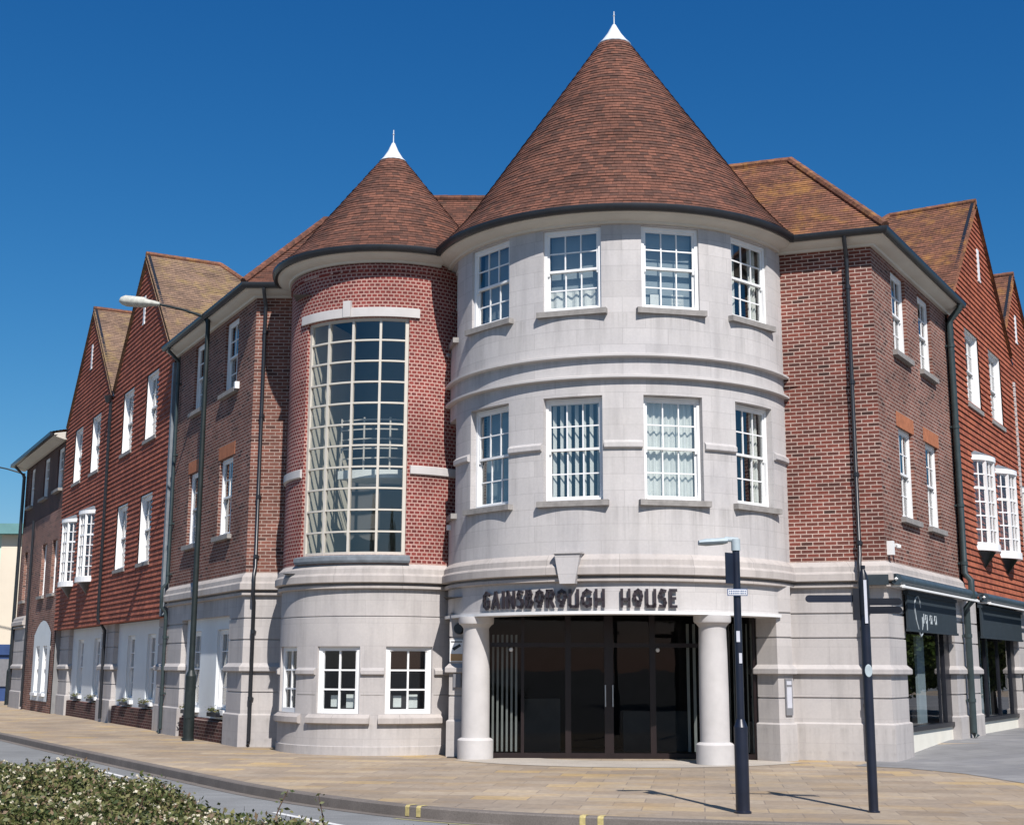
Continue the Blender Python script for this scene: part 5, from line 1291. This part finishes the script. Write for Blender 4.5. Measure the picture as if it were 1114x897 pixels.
# fingerpost
fpz = thing('fingerpost', 'slim dark fingerpost with one long left arm and two right arms near the right corner', 'sign post', (4.29,16.34,0))
x, y = 4.29, 16.34
m = MB(); m.tube([(x,y,0),(x,y,2.30)], 0.057, 18); m.lathe((x,y,0),[(0.075,0),(0.075,0.015),(0.057,0.02)],18); m.build('post', 'navy_paint', fpz, smooth=40)
m = MB(); m.tube([(x,y,2.30),(x,y,2.72)], 0.066, 18); m.tube([(x,y,2.72),(x,y,2.80),(x,y,2.86)], [0.062,0.045,0.02], 14); m.tube([(x,y,2.86),(x,y,2.90)], 0.03, 10); m.box(x-0.14,y-0.02,2.24,x-0.06,y+0.02,2.62); m.build('arm_bracket', 'shop_frame', fpz, smooth=40)
m = MB(); m.box(x-0.018,y-0.072,2.2,x+0.018,y-0.0655,2.72); m.build('reflective_strip', 'silver_tape', fpz)
m = MB(); m.lathe((0,0,0), [(0,0.0),(0.055,0.002),(0.06,0.0)], 24); 
m.v = [tuple(Vector((v[0]*0.75, -v[2], v[1]*1.25))+Vector((x,y-0.0605,1.64))) for v in m.v]; m.build('roundel', 'lamp_grey', fpz)
def finger(L_, z, rz, hh, tilt=0.0):
    M_ = Matrix.Translation((x,y,z)) @ Matrix.Rotation(rz,4,'Z') @ Matrix.Rotation(tilt,4,'Y'); q = [(0.05,-hh),(L_-hh,-hh)]+[(L_-hh+hh*math.sin(k*math.pi/8), -hh*math.cos(k*math.pi/8)) for k in range(1,8)]+[(L_-hh,hh),(0.05,hh)]
    mb = MB(); F = [M_@Vector((a,-0.014,b)) for a, b in q]; K = [M_@Vector((a,0.014,b)) for a, b in q]; mb.face(F); mb.face(K[::-1]); n = len(q)
    for i in range(n): mb.face([F[i],K[i],K[(i+1)%n],F[(i+1)%n]])
    return mb.build('finger_board', 'navy_paint' if L_ > 0.5 else 'shop_frame', fpz)
finger(0.70, 2.50, R(172), 0.044, 0.0); finger(0.44, 2.46, R(-14), 0.042); finger(0.44, 2.36, R(-20), 0.042)

# ================================================================== VEGETATION
import numpy as np
rng = np.random.default_rng(5)
def leaf_cloud(name, P, N, size, mat, parent=None, loc=(0,0,0), aspect=0.5, flat=0.5, tri=False):
    """small folded leaf quads at points P, roughly facing N"""
    n = len(P); d = rng.normal(size=(n,3)); Nn = N*flat + rng.normal(size=(n,3))*(1-flat)*0.9; Nn /= np.linalg.norm(Nn,axis=1)[:,None]+1e-9
    U = np.cross(Nn, d); U /= np.linalg.norm(U,axis=1)[:,None]+1e-9; V = np.cross(Nn, U)
    sz = size*rng.uniform(0.6,1.35,size=(n,1)); a = P-U*sz/2; b = P-V*sz*aspect/2+Nn*sz*0.06; c = P+U*sz/2; e = P+V*sz*aspect/2+Nn*sz*0.06
    verts = np.stack([a,b,c,e],1).reshape(-1,3)-np.array(loc)
    me = bpy.data.meshes.new(name); me.vertices.add(4*n); me.vertices.foreach_set('co', verts.astype(np.float32).ravel())
    me.loops.add(4*n); me.loops.foreach_set('vertex_index', np.arange(4*n,dtype=np.int32)); me.polygons.add(n)
    me.polygons.foreach_set('loop_start', np.arange(0,4*n,4,dtype=np.int32)); me.polygons.foreach_set('loop_total', np.full(n,4,dtype=np.int32)); me.update(calc_edges=True)
    me.materials.append(MATS[mat]); o = bpy.data.objects.new(name, me); COL.objects.link(o)
    if parent: o.parent = parent
    else: o.location = loc
    return o
# hedge in the foreground: far edge runs from H0 away along HD; body lies on its left
H0 = Vector((0.62,3.90)); HD = Vector((-0.585,0.811)); HS = Vector((-0.811,-0.585))
hedge = thing('flowering_hedge', 'low clipped hedge of small leaves and white flowers across the road in the foreground', 'hedge', (-2.5,6.0,-0.13))
def hedge_top(a, b):
    z = 1.04+0.05*np.sin(a*1.7+b*2.1)+0.045*np.sin(a*4.3-b*3.0+1.0)+0.03*np.sin(a*9.1+b*7.7)
    edge = np.clip(b/0.55,0,1); z = z-0.16*(1-edge)**2
    edge2 = np.clip((2.3-b)/0.4,0,1); z = z-0.4*(1-edge2)**2
    end = np.clip((a-0.2)/0.7,0,1); z = z-0.45*(1-end)**2
    # a gap where the stems part
    gx, gy = a-(-0.0), b; return z
def hedge_xy(a, b): return np.stack([H0.x+HD.x*a+HS.x*b, H0.y+HD.y*a+HS.y*b],-1)
# gap location from a point on the ground plan
gp_ = Vector((-1.62,5.05)); rel = gp_-H0; GA, GB = rel.dot(HD), rel.dot(HS)
def in_gap(a, b): return ((a-GA)/0.20)**2+((b-GB)/0.42)**2
def samp(n, amax=15.0):
    # denser near the camera
    a = rng.beta(1.0,1.6,n)*amax; b = rng.uniform(-0.02,2.35,n); return a, b
parts = []
for layer, n in ((0.0,190000),(-0.04,80000),(-0.10,45000)):
    a, b = samp(n); z = hedge_top(a,b)+layer+rng.normal(0,0.022,n); g = in_gap(a,b); keep = g > -1
    xy = hedge_xy(a,b); P = np.column_stack([xy, z])[keep]; parts.append(P)
P = np.concatenate(parts); leaf_cloud('leaves', P, np.tile([0,0,1.0],(len(P),1)), 0.024, 'hedge_leaf', hedge, ROOTLOC[hedge.name], 0.5, 0.35)
# side faces
n = 60000; a = rng.beta(1,1.6,n)*15; side = rng.random(n) < 0.5; z = rng.uniform(-0.1,1.0,n); b = np.where(side, 0.0+rng.normal(0.05,0.05,n), 2.3+rng.normal(0,0.05,n))
xy = hedge_xy(a,b); P = np.column_stack([xy,z]); Nn = np.where(side[:,None], [-HS.x,-HS.y,0.3], [HS.x,HS.y,0.3]); leaf_cloud('side_leaves', P, Nn, 0.036, 'hedge_leaf', hedge, ROOTLOC[hedge.name], 0.5, 0.4)
# woody core
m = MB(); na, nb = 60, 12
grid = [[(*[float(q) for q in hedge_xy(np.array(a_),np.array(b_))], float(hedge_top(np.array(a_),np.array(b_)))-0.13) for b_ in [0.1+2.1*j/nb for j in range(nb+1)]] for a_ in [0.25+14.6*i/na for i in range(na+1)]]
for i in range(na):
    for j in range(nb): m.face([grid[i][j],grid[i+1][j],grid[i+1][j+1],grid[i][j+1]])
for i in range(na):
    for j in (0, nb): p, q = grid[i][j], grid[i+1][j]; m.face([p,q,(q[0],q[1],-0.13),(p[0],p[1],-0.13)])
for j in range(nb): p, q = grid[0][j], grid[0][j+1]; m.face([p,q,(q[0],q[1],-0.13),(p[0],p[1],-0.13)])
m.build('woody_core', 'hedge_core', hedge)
# flowers: five petals each
n = 4200; a, b = samp(n); z = hedge_top(a,b)+rng.uniform(0.0,0.05,n); xy = hedge_xy(a,b); C3 = np.column_stack([xy,z]); pp_ = []
for k in range(3): pp_.append(C3+rng.normal(0,0.0035,(len(C3),3)))
P = np.concatenate(pp_); leaf_cloud('white_flowers', P, np.tile([0,-0.6,0.8],(len(P),1)), 0.0135, 'petal', hedge, ROOTLOC[hedge.name], 0.95, 0.6)
# loose sprigs standing above the clipped top
m = MB(); tips = []
spr = [(0.9,0.3,0.08),(1.35,0.15,0.10),(1.9,0.5,0.14),(2.3,0.2,0.16),(3.0,0.6,0.12),(1.15,0.05,0.12),(3.6,0.3,0.12),(4.4,0.9,0.1),(2.0,0.2,0.18),(5.2,0.4,0.12),(2.7,1.4,0.12)]
for (a_, b_, h_) in spr:
    p = hedge_xy(np.array(a_),np.array(b_)); z0 = float(hedge_top(np.array(a_),np.array(b_)))-0.1; dx, dy = random.uniform(-0.05,0.12), random.uniform(-0.05,0.05)
    pts = [(p[0]+dx*k/4*k/4, p[1]+dy*k/4, z0+(h_+0.1)*k/4) for k in range(5)]; m.tube(pts, [0.004,0.0035,0.003,0.0025,0.0015], 5)
    for k in range(26):
        f = random.uniform(0.35,1.0)*4; i = min(3,int(f)); q = Vector(pts[i]).lerp(Vector(pts[i+1]), f-i); tips.append((q.x+random.gauss(0,0.012), q.y+random.gauss(0,0.012), q.z+random.gauss(0,0.008)))
m.build('sprig_stems', 'twig', hedge)
P = np.array(tips); leaf_cloud('sprig_leaves', P, np.tile([0,-0.5,0.8],(len(P),1)), 0.019, 'hedge_leaf', hedge, ROOTLOC[hedge.name], 0.5, 0.4)

def tree(loc, H, Rc, label, seed=0, n=26000, low=0.62):
    t = thing('broadleaf_tree', label, 'tree', loc, 'trees around the street'); rn = np.random.default_rng(seed); rd = random.Random(seed)
    x, y, z = loc; mb = MB(); mb.tube([(x,y,z-0.2),(x+0.05,y,z+H*0.2),(x-0.05,y+0.05,z+H*0.42)], [0.26,0.2,0.15], 12)
    clumps = []
    for k in range(22):
        a = rd.random()*6.28; e = rd.uniform(-0.35,1.0); rr = Rc*rd.uniform(0.45,0.85); c = Vector((x+rr*math.cos(a)*math.cos(e*1.2), y+rr*math.sin(a)*math.cos(e*1.2), z+H*low+H*0.33*e)); clumps.append((c, Rc*rd.uniform(0.28,0.45)))
        if k < 11: mb.tube([(x,y,z+H*0.38), (x*0.4+c.x*0.6, y*0.4+c.y*0.6, z+H*0.5+(c.z-z-H*0.5)*0.5), tuple(c)], [0.09,0.05,0.02], 7)
    mb.build('trunk', 'bark', t, smooth=60)
    Ps, Ns = [], []
    for (c, r) in clumps:
        m_ = n//len(clumps); d = rn.normal(size=(m_,3)); d /= np.linalg.norm(d,axis=1)[:,None]; rad = r*(0.55+0.5*rn.random((m_,1))**0.6); Ps.append(np.array(c)+d*rad*[1,1,0.75]); Ns.append(d)
    leaf_cloud('crown', np.concatenate(Ps), np.concatenate(Ns), 0.17, 'tree_leaf', t, ROOTLOC[t.name], 0.6, 0.4)
tree((18.6,36.6,0.15), 5.6, 3.2, 'leafy green street tree across the side street from the shop window', 3, 42000, 0.40)
tree((22.0,44.0,0.15), 5.8, 3.2, 'leafy green street tree further along the side street, beyond the nearer one', 4, 42000, 0.40)
tree((24.5,38.5,0.15), 6.5, 3.4, 'unseen green tree added behind the two side street trees to darken shop reflections', 8, 30000, 0.42)  # out of view, added to fill the shop glass reflection with dark foliage
tree((-9.0,-16.0,-0.13), 10.0, 4.0, 'unseen leafy tree added behind the camera for window reflections, left of two', 5, 16000)  # added out of view so windows mirror foliage, not bare horizon
tree((9.0,-19.0,-0.13), 10.0, 4.2, 'unseen leafy tree added behind the camera for window reflections, right of two', 6, 16000)  # second added tree out of view, there only to be mirrored
